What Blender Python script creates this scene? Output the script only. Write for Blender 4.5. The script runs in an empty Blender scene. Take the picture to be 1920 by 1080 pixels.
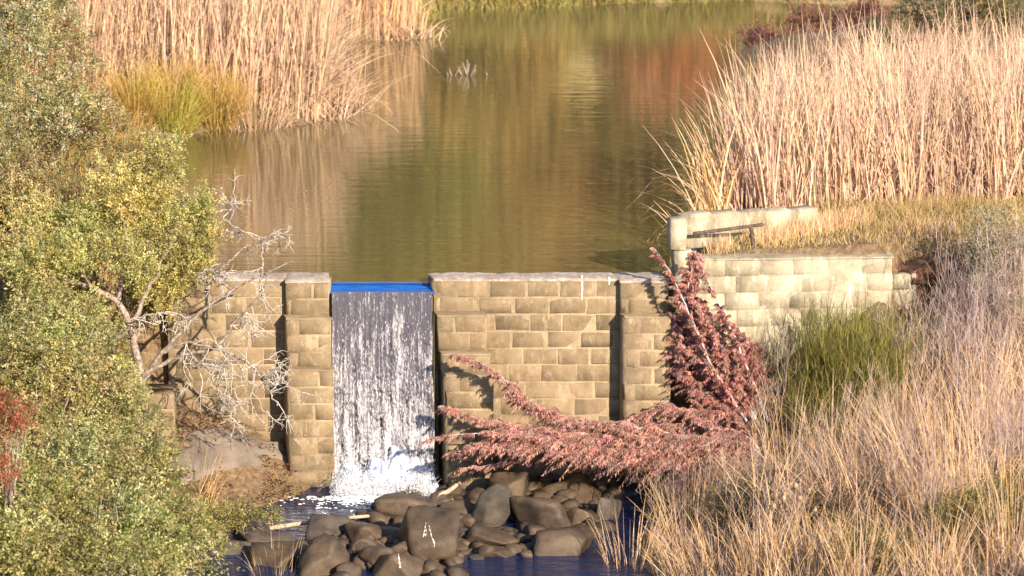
import bpy, math, random
import numpy as np
from mathutils import Vector

rng = np.random.default_rng(11)
random.seed(11)
scene = bpy.context.scene
R = math.radians

# ------------------------------------------------------------------ camera
PITCH, DIST, FPX = R(12.0), 40.0, 6400.0        # focal length in pixels of a 1920 px wide picture
CAM = np.array([0.0, -DIST * math.cos(PITCH), DIST * math.sin(PITCH)])
FWD = np.array([0.0, math.cos(PITCH), -math.sin(PITCH)])
UP = np.array([0.0, math.sin(PITCH), math.cos(PITCH)])
cam_data = bpy.data.cameras.new('camera')
cam_data.sensor_width = 36.0
cam_data.lens = FPX / 1920.0 * 36.0
cam_data.dof.use_dof = True
cam_data.dof.focus_distance = 40.0
cam_data.dof.aperture_fstop = 2.0
cam_data.clip_start = 0.5
cam_data.clip_end = 1500.0
cam = bpy.data.objects.new('camera', cam_data)
scene.collection.objects.link(cam)
cam.location = CAM
cam.rotation_euler = (math.pi / 2 - PITCH, 0, 0)
scene.camera = cam

# ------------------------------------------------------------------ sky and sun
SUN_EL, SUN_AZ = R(24.0), R(32.0)               # low sun behind the camera, to its right
world = bpy.data.worlds.new('World')
scene.world = world
world.use_nodes = True
wn, wl = world.node_tree.nodes, world.node_tree.links
wn.clear()
sky = wn.new('ShaderNodeTexSky')
sky.sky_type = 'NISHITA'
sky.sun_disc = False
sky.sun_elevation = SUN_EL
sky.sun_rotation = math.pi - SUN_AZ
sky.air_density = 1.0
sky.dust_density = 0.4
sky.ozone_density = 3.0
bg = wn.new('ShaderNodeBackground')
bg.inputs['Strength'].default_value = 0.11
wo = wn.new('ShaderNodeOutputWorld')
wl.new(sky.outputs['Color'], bg.inputs['Color'])
wl.new(bg.outputs['Background'], wo.inputs['Surface'])

sun_data = bpy.data.lights.new('sun', 'SUN')
sun_data.energy = 5.0
sun_data.angle = R(0.6)
sun_data.color = (1.0, 0.85, 0.67)
sun = bpy.data.objects.new('sun', sun_data)
scene.collection.objects.link(sun)
SUNV = Vector((math.sin(SUN_AZ) * math.cos(SUN_EL), -math.cos(SUN_AZ) * math.cos(SUN_EL), math.sin(SUN_EL)))
sun.rotation_euler = (-SUNV).to_track_quat('-Z', 'Y').to_euler()
sun.location = SUNV * 60

vs = scene.view_settings
vs.view_transform = 'Standard'
vs.look = 'None'
vs.exposure = 1.05
vs.gamma = 1.0
vs.use_curve_mapping = False
scene.cycles.use_denoising = True
scene.cycles.max_bounces = 7
scene.cycles.diffuse_bounces = 3
scene.cycles.transparent_max_bounces = 8
scene.cycles.caustics_reflective = False
scene.cycles.caustics_refractive = False

# ------------------------------------------------------------------ helpers: photograph pixel -> place
def ray(px, py):
    return FWD + (px - 960.0) / FPX * np.array([1.0, 0, 0]) + (540.0 - py) / FPX * UP
def at_y(px, py, y):
    d = ray(px, py); return CAM + d * ((y - CAM[1]) / d[1])
def at_z(px, py, z):
    d = ray(px, py); return CAM + d * ((z - CAM[2]) / d[2])
def scale_at(y):
    return FPX / (DIST + y * math.cos(PITCH))      # pixels per metre, near enough

def nrm(v):
    return v / np.maximum(np.linalg.norm(v, axis=-1, keepdims=True), 1e-9)

def vnoise(x, y, seed=0):
    x = np.asarray(x, float); y = np.asarray(y, float)
    g = np.random.default_rng(seed + 1000).random((256, 256))
    xi = np.floor(x).astype(int); yi = np.floor(y).astype(int)
    fx = x - xi; fy = y - yi
    fx = fx * fx * (3 - 2 * fx); fy = fy * fy * (3 - 2 * fy)
    a = g[xi & 255, yi & 255]; b = g[(xi + 1) & 255, yi & 255]
    c = g[xi & 255, (yi + 1) & 255]; d = g[(xi + 1) & 255, (yi + 1) & 255]
    return (a * (1 - fx) + b * fx) * (1 - fy) + (c * (1 - fx) + d * fx) * fy
def fbm(x, y, seed=0, oct=4):
    s = 0; a = 0.5
    for i in range(oct):
        s = s + a * vnoise(np.asarray(x) * 2 ** i + 13.7 * i, np.asarray(y) * 2 ** i + 7.3 * i, seed + i); a *= 0.5
    return s

# ------------------------------------------------------------------ helpers: meshes
class Acc:
    def __init__(self): self.V, self.Q, self.T, self.C, self.n = [], [], [], [], 0
    def add(self, V, Q=None, T=None, col=None):
        V = np.asarray(V, float).reshape(-1, 3)
        if Q is not None and len(Q): self.Q.append(np.asarray(Q, np.int64).reshape(-1, 4) + self.n)
        if T is not None and len(T): self.T.append(np.asarray(T, np.int64).reshape(-1, 3) + self.n)
        c = np.ones((len(V), 3)) if col is None else np.broadcast_to(np.asarray(col, float), (len(V), 3))
        self.V.append(V); self.C.append(c); self.n += len(V)
    def mesh(self, name, offset=(0, 0, 0), smooth=False):
        V = np.concatenate(self.V) - np.asarray(offset, float)
        C = np.concatenate(self.C)
        Q = np.concatenate(self.Q) if self.Q else np.zeros((0, 4), np.int64)
        T = np.concatenate(self.T) if self.T else np.zeros((0, 3), np.int64)
        me = bpy.data.meshes.new(name)
        me.vertices.add(len(V)); me.vertices.foreach_set('co', V.astype(np.float32).ravel())
        nl = len(Q) * 4 + len(T) * 3
        me.loops.add(nl); me.loops.foreach_set('vertex_index', np.concatenate([Q.ravel(), T.ravel()]).astype(np.int32))
        me.polygons.add(len(Q) + len(T))
        st = np.concatenate([np.arange(len(Q)) * 4, len(Q) * 4 + np.arange(len(T)) * 3]).astype(np.int32)
        me.polygons.foreach_set('loop_start', st)
        if smooth: me.polygons.foreach_set('use_smooth', np.ones(len(st), bool))
        me.update(calc_edges=True)
        ca = me.color_attributes.new('tint', 'FLOAT_COLOR', 'POINT')
        ca.data.foreach_set('color', np.concatenate([C, np.ones((len(C), 1))], 1).astype(np.float32).ravel())
        me.validate()
        return me

BASE = {}                       # world position of each thing's origin
def link(name, me, mat, parent=None, loc=(0, 0, 0)):
    o = bpy.data.objects.new(name, me)
    scene.collection.objects.link(o)
    if me is not None and mat is not None and not me.materials: me.materials.append(mat)
    o.location = loc
    if parent is not None: o.parent = parent
    return o
def tag(o, label=None, cat=None, group=None, kind=None):
    if label: o['label'] = label
    if cat: o['category'] = cat
    if group: o['group'] = group
    if kind: o['kind'] = kind
    return o
def thing(name, base, label, cat, group=None, kind=None):
    o = bpy.data.objects.new(name, None)
    scene.collection.objects.link(o)
    o.location = base; o.empty_display_size = 0.2
    BASE[o.name] = np.asarray(base, float)
    return tag(o, label, cat, group, kind)
def part(name, acc, mat, parent, smooth=False):
    """mesh given in world coordinates, hung on its thing (or on a part of it)"""
    root = parent
    while root.parent is not None: root = root.parent
    return link(name, acc.mesh(name, BASE[root.name], smooth), mat, parent)
def single(name, acc, mat, base, label, cat=None, group=None, kind=None, smooth=False):
    o = link(name, acc.mesh(name, base, smooth), mat, None, base)
    return tag(o, label, cat, group, kind)

def ribbons(base, h, az, lean, bend, w, S=4, tip=0.12, waz=None, wob=0.0, pw=1.5):
    N = len(base); t = np.linspace(0, 1, S + 1)
    tm = (t[1:] + t[:-1]) / 2
    th = lean[:, None] + bend[:, None] * tm[None] ** pw
    azz = az[:, None] + (rng.normal(0, wob, (N, S)) if wob else 0)
    th = th + (rng.normal(0, wob * 0.5, (N, S)) if wob else 0)
    st = (h / S)[:, None]
    d = np.stack([np.sin(th) * np.cos(azz) * st, np.sin(th) * np.sin(azz) * st, np.cos(th) * st], -1)
    pos = np.concatenate([np.zeros((N, 1, 3)), np.cumsum(d, 1)], 1) + base[:, None]
    if waz is None: waz = rng.uniform(-0.9, 0.9, N)
    wv = np.stack([np.cos(waz), np.sin(waz), np.zeros(N)], -1)
    ww = w[:, None] * (tip + (1 - tip) * (1 - t[None] ** 2.2)) * 0.5
    off = wv[:, None] * ww[..., None]
    V = np.stack([pos - off, pos + off], 2)                      # N,S+1,2,3
    i = np.arange(N)[:, None] * (S + 1) * 2 + np.arange(S)[None] * 2
    Q = np.stack([i, i + 1, i + 3, i + 2], -1).reshape(-1, 4)
    return V, Q, pos
def palette(cols, n, jit=0.16):
    cols = np.asarray(cols, float)
    c = cols[rng.integers(0, len(cols), n)]
    return c * rng.uniform(1 - jit, 1 + jit, (n, 1)) * rng.uniform(0.95, 1.05, (n, 3))
def add_ribbons(acc, base, h, az, lean, bend, w, cols, S=4, **k):
    V, Q, pos = ribbons(base, h, az, lean, bend, w, S, **k)
    c = palette(cols, len(base))
    acc.add(V, Q, None, np.repeat(c, (S + 1) * 2, 0))
    return pos
def add_leaves(acc, c, d, L, W, col):
    N = len(c); d = nrm(d)
    s = nrm(np.cross(d, rng.normal(0, 1, (N, 3))))
    n = np.cross(d, s)
    L = np.broadcast_to(L, (N,))[:, None]; W = np.broadcast_to(W, (N,))[:, None]
    mid = c + d * L * 0.5 + n * L * 0.08
    V = np.stack([c, mid + s * W / 2, c + d * L, mid - s * W / 2], 1)
    Q = np.arange(N * 4).reshape(N, 4)
    acc.add(V, Q, None, np.repeat(np.broadcast_to(col, (N, 3)), 4, 0))
def add_tube(acc, pts, radii, sides=6, col=(1, 1, 1)):
    pts = np.asarray(pts, float); K = len(pts)
    radii = np.broadcast_to(radii, (K,))
    tan = nrm(np.gradient(pts, axis=0))
    ref = np.array([0.31, 0.87, 0.39])
    a = nrm(np.cross(tan, ref)); b = np.cross(tan, a)
    ang = np.linspace(0, 2 * np.pi, sides, endpoint=False)
    V = pts[:, None] + radii[:, None, None] * (np.cos(ang)[None, :, None] * a[:, None] + np.sin(ang)[None, :, None] * b[:, None])
    i = np.arange(K - 1)[:, None] * sides; j = np.arange(sides)[None]; jn = (j + 1) % sides
    Q = np.stack([i + j, i + jn, i + sides + jn, i + sides + j], -1).reshape(-1, 4)
    acc.add(V.reshape(-1, 3), Q, None, col)
    acc.add(np.concatenate([V[-1], pts[-1:] + tan[-1:] * radii[-1]]), None,
            [[k, (k + 1) % sides, sides] for k in range(sides)], col)
def smooth_path(pts, n=24):
    pts = np.asarray(pts, float)
    s = np.concatenate([[0], np.cumsum(np.linalg.norm(np.diff(pts, axis=0), axis=1))])
    u = np.linspace(0, s[-1], n)
    P = np.stack([np.interp(u, s, pts[:, k]) for k in range(3)], 1)
    for _ in range(2):
        P[1:-1] = (P[:-2] + 2 * P[1:-1] + P[2:]) / 4
    return P

# ------------------------------------------------------------------ helpers: materials
def mat(name):
    m = bpy.data.materials.new(name); m.use_nodes = True
    nt = m.node_tree
    return m, nt.nodes, nt.links, nt.nodes['Principled BSDF']
def node(n, kind, **vals):
    x = n.new(kind)
    for k, v in vals.items():
        if hasattr(x, k) and k not in x.inputs: setattr(x, k, v)
        else: x.inputs[k].default_value = v
    return x
def ramp(n, l, fac, stops):
    r = n.new('ShaderNodeValToRGB')
    e = r.color_ramp.elements
    while len(e) < len(stops): e.new(0.5)
    for el, (p, c) in zip(e, stops): el.position = p; el.color = (*c, 1) if len(c) == 3 else c
    l.new(fac, r.inputs['Fac']); return r.outputs['Color']
def mix(n, l, fac, a, b, mode='MIX'):
    x = n.new('ShaderNodeMix'); x.data_type = 'RGBA'; x.blend_type = mode
    for s, v in ((x.inputs[0], fac), (x.inputs[6], a), (x.inputs[7], b)):
        if hasattr(v, 'links'): l.new(v, s)
        else: s.default_value = v if isinstance(v, (int, float)) else (*v, 1)
    return x.outputs[2]
def bump(n, l, b, height, strength=0.4, dist=0.01):
    x = node(n, 'ShaderNodeBump', Strength=strength, Distance=dist)
    l.new(height, x.inputs['Height']); l.new(x.outputs['Normal'], b.inputs['Normal'])
    return x
def pos_noise(n, l, scale, detail=5, rough=0.6, vec=None, squash=None):
    if vec is None: vec = n.new('ShaderNodeNewGeometry').outputs['Position']
    if squash:
        mp = n.new('ShaderNodeMapping'); mp.inputs['Scale'].default_value = squash
        l.new(vec, mp.inputs['Vector']); vec = mp.outputs['Vector']
    t = node(n, 'ShaderNodeTexNoise', Scale=scale, Detail=detail, Roughness=rough)
    l.new(vec, t.inputs['Vector'])
    return t.outputs['Fac']

def plant_mat(name, transl=0.3, rough=0.55):
    m, n, l, b = mat(name)
    at = n.new('ShaderNodeAttribute'); at.attribute_name = 'tint'
    nz = pos_noise(n, l, 9.0, 3)
    c = mix(n, l, 1.0, at.outputs['Color'], ramp(n, l, nz, [(0.25, (0.8, 0.8, 0.8)), (0.75, (1.15, 1.15, 1.15))]), 'MULTIPLY')
    l.new(c, b.inputs['Base Color']); b.inputs['Roughness'].default_value = rough
    b.inputs['Specular IOR Level'].default_value = 0.3
    if transl:
        tr = n.new('ShaderNodeBsdfTranslucent'); l.new(c, tr.inputs['Color'])
        ms = n.new('ShaderNodeMixShader'); ms.inputs[0].default_value = transl
        l.new(b.outputs[0], ms.inputs[1]); l.new(tr.outputs[0], ms.inputs[2])
        l.new(ms.outputs[0], n['Material Output'].inputs['Surface'])
    return m
M_LEAF = plant_mat('leaves', 0.48)
M_STRAW = plant_mat('dry_stems', 0.3, 0.6)
M_RUST = plant_mat('withered_fronds', 0.3, 0.9)
M_RUST.node_tree.nodes['Principled BSDF'].inputs['Specular IOR Level'].default_value = 0.08

def bark_mat(name, c1, c2, c3, scale=30):
    m, n, l, b = mat(name)
    f = pos_noise(n, l, scale, 6, 0.65)
    l.new(ramp(n, l, f, [(0.3, c1), (0.52, c2), (0.7, c3)]), b.inputs['Base Color'])
    b.inputs['Roughness'].default_value = 0.85
    bump(n, l, b, f, 0.6, 0.008)
    return m
M_BARK = bark_mat('lichen_bark', (0.10, 0.07, 0.055), (0.28, 0.21, 0.17), (0.52, 0.46, 0.38))
M_PALE = bark_mat('pale_lichen_twig', (0.24, 0.20, 0.17), (0.45, 0.40, 0.34), (0.62, 0.57, 0.49), 40)
M_GREYSTEM = bark_mat('grey_stem', (0.26, 0.22, 0.24), (0.45, 0.40, 0.41), (0.6, 0.55, 0.54), 40)
M_DRIFT = bark_mat('driftwood', (0.28, 0.20, 0.13), (0.46, 0.34, 0.23), (0.6, 0.48, 0.35), 25)

def stone_mat(name, cols, mortar=None, scale=6.0, bstr=0.6):
    m, n, l, b = mat(name)
    oi = n.new('ShaderNodeObjectInfo')
    f = pos_noise(n, l, scale, 7, 0.65)
    f2 = pos_noise(n, l, 55.0, 4, 0.7)
    c = ramp(n, l, f, [(0.3, cols[0]), (0.5, cols[1]), (0.72, cols[2])])
    rv = ramp(n, l, oi.outputs['Random'], [(0.0, (0.90, 0.89, 0.87)), (0.5, (1.0, 1.0, 1.0)), (1.0, (1.10, 1.08, 1.05))])
    c = mix(n, l, 1.0, c, rv, 'MULTIPLY')
    c = mix(n, l, 1.0, c, ramp(n, l, f2, [(0.3, (0.82, 0.82, 0.82)), (0.65, (1.1, 1.1, 1.1))]), 'MULTIPLY')
    if mortar:
        g = pos_noise(n, l, 1.0, 7, 0.72, squash=(9.0, 3.0, 4.2))
        k = ramp(n, l, g, [(0.54, (0, 0, 0)), (0.63, (0.8, 0.8, 0.8))])
        c = mix(n, l, k, c, mortar)
        d = pos_noise(n, l, 1.7, 6, 0.75)
        k2 = ramp(n, l, d, [(0.56, (0, 0, 0)), (0.72, (0.8, 0.8, 0.8))])
        c = mix(n, l, k2, c, (0.10, 0.08, 0.045))
        e1 = pos_noise(n, l, 1.0, 6, 0.7, squash=(5.0, 5.0, 0.9))       # seepage runs
        c = mix(n, l, ramp(n, l, e1, [(0.54, (0, 0, 0)), (0.70, (0.7, 0.7, 0.7))]), c, (0.13, 0.10, 0.055))
        e2 = pos_noise(n, l, 1.0, 6, 0.75, squash=(14.0, 14.0, 1.3))     # lime runs
        c = mix(n, l, ramp(n, l, e2, [(0.64, (0, 0, 0)), (0.72, (0.6, 0.6, 0.6))]), c, (0.56, 0.49, 0.38))
    l.new(c, b.inputs['Base Color'])
    b.inputs['Roughness'].default_value = 0.88
    b.inputs['Specular IOR Level'].default_value = 0.25
    bump(n, l, b, f2, bstr, 0.012)
    return m
M_BLOCK = stone_mat('weathered_block', [(0.178, 0.126, 0.074), (0.24, 0.174, 0.103), (0.30, 0.222, 0.136)], (0.355, 0.275, 0.178))
M_MORTAR = stone_mat('mortar', [(0.225, 0.165, 0.098), (0.315, 0.24, 0.148), (0.40, 0.315, 0.202)], None, 6.0, 1.0)
M_COPING = stone_mat('crumbling_coping', [(0.22, 0.17, 0.13), (0.38, 0.31, 0.25), (0.58, 0.51, 0.44)], None, 14.0, 0.9)
M_CONC = stone_mat('pale_concrete', [(0.24, 0.20, 0.135), (0.40, 0.34, 0.24), (0.54, 0.47, 0.35)], (0.60, 0.52, 0.37), 2.6, 0.8)
M_ROCK = stone_mat('brown_boulder', [(0.038, 0.028, 0.022), (0.09, 0.063, 0.042), (0.155, 0.112, 0.072)], None, 3.2, 0.6)
M_ROCK.node_tree.nodes['Principled BSDF'].inputs['Roughness'].default_value = 0.5
M_ROCK2 = stone_mat('grey_boulder', [(0.045, 0.036, 0.03), (0.09, 0.072, 0.058), (0.15, 0.122, 0.096)], None, 4.5, 0.6)
M_OCHRE = stone_mat('ochre_boulder', [(0.20, 0.135, 0.05), (0.30, 0.21, 0.085), (0.38, 0.28, 0.13)], None, 5.0, 0.4)
M_SLAB = stone_mat('grey_rock_slab', [(0.09, 0.07, 0.055), (0.17, 0.135, 0.105), (0.25, 0.205, 0.165)], None, 2.5, 0.35)
M_DROP, _n, _l, _b = mat('bird_droppings')
_b.inputs['Base Color'].default_value = (0.78, 0.76, 0.70, 1); _b.inputs['Roughness'].default_value = 0.9
M_IRON = stone_mat('rusty_iron', [(0.05, 0.038, 0.034), (0.095, 0.07, 0.06), (0.16, 0.11, 0.085)], None, 20.0, 0.4)

# ground: red-brown soil, straw litter and green patches
M_GROUND, n, l, b = mat('soil_and_litter')
f = pos_noise(n, l, 1.3, 6, 0.7); g = pos_noise(n, l, 14.0, 6, 0.75)
c = ramp(n, l, g, [(0.3, (0.09, 0.045, 0.025)), (0.5, (0.20, 0.125, 0.065)), (0.7, (0.36, 0.26, 0.14))])
c = mix(n, l, ramp(n, l, f, [(0.52, (0, 0, 0)), (0.66, (0.7, 0.7, 0.7))]), c, (0.10, 0.10, 0.03))
l.new(c, b.inputs['Base Color']); b.inputs['Roughness'].default_value = 0.95
bump(n, l, b, g, 0.9, 0.05)
# far slope of the ground sheet: bleached grass
sep = n.new('ShaderNodeSeparateXYZ'); gp = n.new('ShaderNodeNewGeometry'); l.new(gp.outputs['Position'], sep.inputs[0])
mr = node(n, 'ShaderNodeMapRange'); mr.inputs[1].default_value = 25; mr.inputs[2].default_value = 29
l.new(sep.outputs['Y'], mr.inputs[0])
f3 = pos_noise(n, l, 0.35, 6, 0.7)
hc = ramp(n, l, f3, [(0.32, (0.20, 0.20, 0.06)), (0.43, (0.50, 0.39, 0.15)), (0.56, (0.70, 0.50, 0.25)), (0.75, (0.60, 0.36, 0.19))])
l.new(mix(n, l, mr.outputs[0], c, hc), b.inputs['Base Color'])

# still pond: murky olive water with wind ripples
M_POND, n, l, b = mat('pond_water')
b.inputs['Base Color'].default_value = (0.11, 0.092, 0.038, 1)
b.inputs['Roughness'].default_value = 0.03
b.inputs['IOR'].default_value = 3.6
w1 = pos_noise(n, l, 1.0, 3, 0.55, squash=(0.9, 4.5, 1)); w2 = pos_noise(n, l, 1.0, 3, 0.5, squash=(2.6, 12.0, 1))
w3 = pos_noise(n, l, 0.28, 2, 0.5)
ma = n.new('ShaderNodeMath'); ma.operation = 'MULTIPLY'; l.new(w2, ma.inputs[0]); l.new(ramp(n, l, w3, [(0.4, (0.12, 0.12, 0.12)), (0.65, (0.5, 0.5, 0.5))]), ma.inputs[1])
mb = n.new('ShaderNodeMath'); mb.operation = 'ADD'; l.new(w1, mb.inputs[0]); l.new(ma.outputs[0], mb.inputs[1])
bump(n, l, b, mb.outputs[0], 0.2, 0.024)

# stream below the dam: dark, choppy
M_STREAM, n, l, b = mat('stream_water')
b.inputs['Base Color'].default_value = (0.004, 0.013, 0.055, 1)  # blue of the reflected sky put into the base colour
b.inputs['Roughness'].default_value = 0.05
b.inputs['IOR'].default_value = 1.5
w1 = pos_noise(n, l, 3.6, 5, 0.6, squash=(1.0, 1.7, 1)); bump(n, l, b, w1, 1.0, 0.12)

# water bending over the sill
M_LIP, n, l, b = mat('smooth_falling_water')
b.inputs['Base Color'].default_value = (0.007, 0.10, 0.40, 1)  # sky reflection on the bending water painted in as a blue base
b.inputs['Roughness'].default_value = 0.06
b.inputs['IOR'].default_value = 1.6
w1 = pos_noise(n, l, 1.0, 4, 0.6, squash=(4.0, 22.0, 22.0)); bump(n, l, b, w1, 0.9, 0.05)

# falling sheet: dark glassy water, white aerated threads
M_SHEET, n, l, b = mat('falling_water')
w1 = pos_noise(n, l, 1.0, 5, 0.65, squash=(46.0, 8.0, 1.5)); w2 = pos_noise(n, l, 1.0, 4, 0.7, squash=(64.0, 30.0, 20.0))
w4 = pos_noise(n, l, 1.0, 3, 0.6, squash=(7.0, 3.0, 2.2))
s1 = n.new('ShaderNodeMath'); s1.operation = 'MULTIPLY_ADD'; l.new(w1, s1.inputs[0]); s1.inputs[1].default_value = 0.55; 
s2 = n.new('ShaderNodeMath'); s2.operation = 'MULTIPLY'; l.new(w2, s2.inputs[0]); s2.inputs[1].default_value = 0.55
l.new(s2.outputs[0], s1.inputs[2])
s3 = n.new('ShaderNodeMath'); s3.operation = 'MULTIPLY_ADD'; l.new(w4, s3.inputs[0]); s3.inputs[1].default_value = 0.35; l.new(s1.outputs[0], s3.inputs[2])
zz = n.new('ShaderNodeSeparateXYZ'); gz = n.new('ShaderNodeNewGeometry'); l.new(gz.outputs['Position'], zz.inputs[0])
zr = n.new('ShaderNodeMapRange'); zr.inputs[1].default_value = -0.2; zr.inputs[2].default_value = -2.2; zr.inputs[3].default_value = -0.03; zr.inputs[4].default_value = 0.13; l.new(zz.outputs['Z'], zr.inputs[0])
s4 = n.new('ShaderNodeMath'); s4.operation = 'ADD'; l.new(s3.outputs[0], s4.inputs[0]); l.new(zr.outputs[0], s4.inputs[1])
k = ramp(n, l, s4.outputs[0], [(0.72, (0, 0, 0)), (0.95, (1, 1, 1))])
l.new(mix(n, l, k, (0.105, 0.095, 0.115), (0.80, 0.77, 0.79)), b.inputs['Base Color'])
b.inputs['Roughness'].default_value = 0.10; b.inputs['IOR'].default_value = 1.6
bump(n, l, b, w2, 1.0, 0.035)

M_FOAM, n, l, b = mat('white_foam')
f = pos_noise(n, l, 1.0, 6, 0.7, squash=(12.0, 12.0, 7.0))
l.new(ramp(n, l, f, [(0.38, (0.16, 0.20, 0.34)), (0.52, (0.50, 0.53, 0.62)), (0.62, (0.80, 0.81, 0.84))]), b.inputs['Base Color'])
b.inputs['Roughness'].default_value = 0.5
bump(n, l, b, f, 0.9, 0.03)
M_SPRAY, n, l, b = mat('spray_drops')
b.inputs['Base Color'].default_value = (0.82, 0.83, 0.86, 1); b.inputs['Roughness'].default_value = 0.2

# ================================================================== THE SETTING
POND_Z, STREAM_Z = 0.0, -2.30
POND = np.array([(-4.2, 0.1), (-4.4, 3), (-4.9, 7), (-5.3, 10.2), (-4.3, 11.5), (-3.2, 11.8), (-2.25, 13.5), (-3.0, 16), (-3.4, 19),
                 (-2.8, 21), (-1.4, 21.4), (-1.9, 24), (-1.6, 25.5), (1, 26.2), (4.3, 26.8), (7.5, 26), (7.5, 21), (3.9, 19.8), (4.4, 18),
                 (6, 16), (5.2, 11), (3.4, 7.5), (2.6, 5), (2.2, 3.2), (1.95, 2), (1.95, 0.1)])
STREAM = np.array([(-2.15, 0.3), (-2.45, -0.7), (-2.75, -1.15), (-3.5, -1.7), (-4.1, -3.2), (-4.3, -6), (-4.5, -16), (2.6, -16), (1.85, -6),
                   (1.42, -3.5), (1.5, -1.8), (1.5, -0.9), (1.7, 0.3)])
def poly_sd(x, y, poly):
    x = np.asarray(x, float); y = np.asarray(y, float)
    d2 = np.full(x.shape, 1e18); inside = np.zeros(x.shape, bool)
    for (ax, ay), (bx, by) in zip(poly, np.roll(poly, -1, 0)):
        ex, ey = bx - ax, by - ay
        t = np.clip(((x - ax) * ex + (y - ay) * ey) / (ex * ex + ey * ey), 0, 1)
        d2 = np.minimum(d2, (x - ax - t * ex) ** 2 + (y - ay - t * ey) ** 2)
        cr = ((ay > y) != (by > y)) & (x < ex * (y - ay) / (ey if ey else 1e-9) + ax)
        inside ^= cr
    return np.where(inside, -np.sqrt(d2), np.sqrt(d2))
def sstep(t):
    t = np.clip(t, 0, 1); return t * t * (3 - 2 * t)
def height(x, y):
    x = np.asarray(x, float); y = np.asarray(y, float)
    du = poly_sd(x, y, POND)
    up = np.where(du > 0, np.minimum(0.5 * du, 0.33) + 0.06 * np.minimum(du, 12), np.maximum(0.5 * du, -0.9))
    up = up + 0.2 * np.clip(-6.5 - x, 0, 60) + 0.12 * np.clip(x - 7, 0, 60)
    up = up + 0.42 * np.clip(y - 28, 0, 75) + 0.1 * np.clip(y - 103, 0, 200)
    ds = poly_sd(x, y, STREAM)
    nw = sstep((y + 1.1) / 0.9)
    left = (0.40 + 0.35 * nw) * np.minimum(ds, 0.8) + (0.14 + 0.22 * nw) * np.clip(ds - 0.8, 0, 12)
    right = (0.42 + 0.45 * nw) * np.minimum(ds, 1.6) + 0.20 * np.clip(ds - 1.6, 0, 14)
    dn = STREAM_Z + np.where(ds > 0, np.where(x < -0.4, left, right), np.maximum(0.8 * ds, -0.35))
    bar = np.exp(-((x + 0.6) / 1.5) ** 4 - ((y + 2.4) / 1.7) ** 4) * (0.42 + 0.1 * fbm(x * 4, y * 4, 12))
    dn = np.where(ds < 0, np.maximum(dn, np.minimum(dn + bar, STREAM_Z - 0.05 + 0.07 * (vnoise(x * 5, y * 5, 13) - 0.5))), dn)
    wl_ = sstep((-4.15 - x) / 0.9); wr_ = sstep((x - 5.4) / 1.2)
    y0 = 0.06 - 1.6 * wl_ - 2.4 * wr_ - 0.25 * sstep((x - 4.6) / 0.3) * (1 - wr_)
    w = 0.24 + 1.6 * wl_ + 2.6 * wr_ + 0.2 * sstep((x - 4.6) / 0.3)
    t = sstep((y - y0) / w)
    h = dn * (1 - t) + up * t
    h = h - 0.75 * np.exp(-((x - 4.97) / 0.46) ** 4 - ((y - 0.20) / 0.40) ** 4)
    return h + 0.10 * (fbm(x * 1.1, y * 1.1, 5) - 0.47) * sstep(np.maximum(np.maximum(du, ds), 0) / 0.6) + 0.03 * (vnoise(x * 7, y * 7, 9) - 0.5)

def ground_hit(px, py):
    d = ray(px, py); t = np.linspace(28, 110, 1400); P = CAM + d * t[:, None]
    k_ = int(np.argmax(P[:, 2] < height(P[:, 0], P[:, 1]))); p = P[k_]
    p[2] = float(height(p[0], p[1])); return p
def axis(parts): return np.unique(np.round(np.concatenate([np.arange(a, b, s) for a, b, s in parts]), 4))
xs = axis([(-160, -12, 6), (-12, 12, 0.16), (12, 161, 6)])
ys = axis([(-90, -14, 4), (-14, -0.4, 0.18), (-0.4, 0.5, 0.05), (0.5, 28, 0.22), (28, 40, 1), (40, 260, 6)])
GX, GY = np.meshgrid(xs, ys, indexing='ij')
GZ = height(GX, GY)
a = Acc()
i = np.arange(len(xs) - 1)[:, None] * len(ys) + np.arange(len(ys) - 1)[None]
a.add(np.stack([GX, GY, GZ], -1).reshape(-1, 3), np.stack([i, i + len(ys), i + len(ys) + 1, i + 1], -1).reshape(-1, 4))
single('ground', a, M_GROUND, (0, 0, 0), 'earth banks, stream bed and grassy slope around the pond', kind='structure', smooth=True)

def flat(name, x0, x1, y0, y1, z, m, label):
    ac = Acc(); ac.add([(x0, y0, z), (x1, y0, z), (x1, y1, z), (x0, y1, z)], [[0, 1, 2, 3]])
    return single(name, ac, m, (0, 0, 0), label, kind='structure')
flat('pond_water', -5.6, 8.5, 0.24, 29.0, POND_Z, M_POND, 'still olive brown pond water held behind the dam')
flat('stream_water', -6.5, 3.2, -17.0, 0.04, STREAM_Z, M_STREAM, 'dark rippling stream water below the dam')

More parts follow.
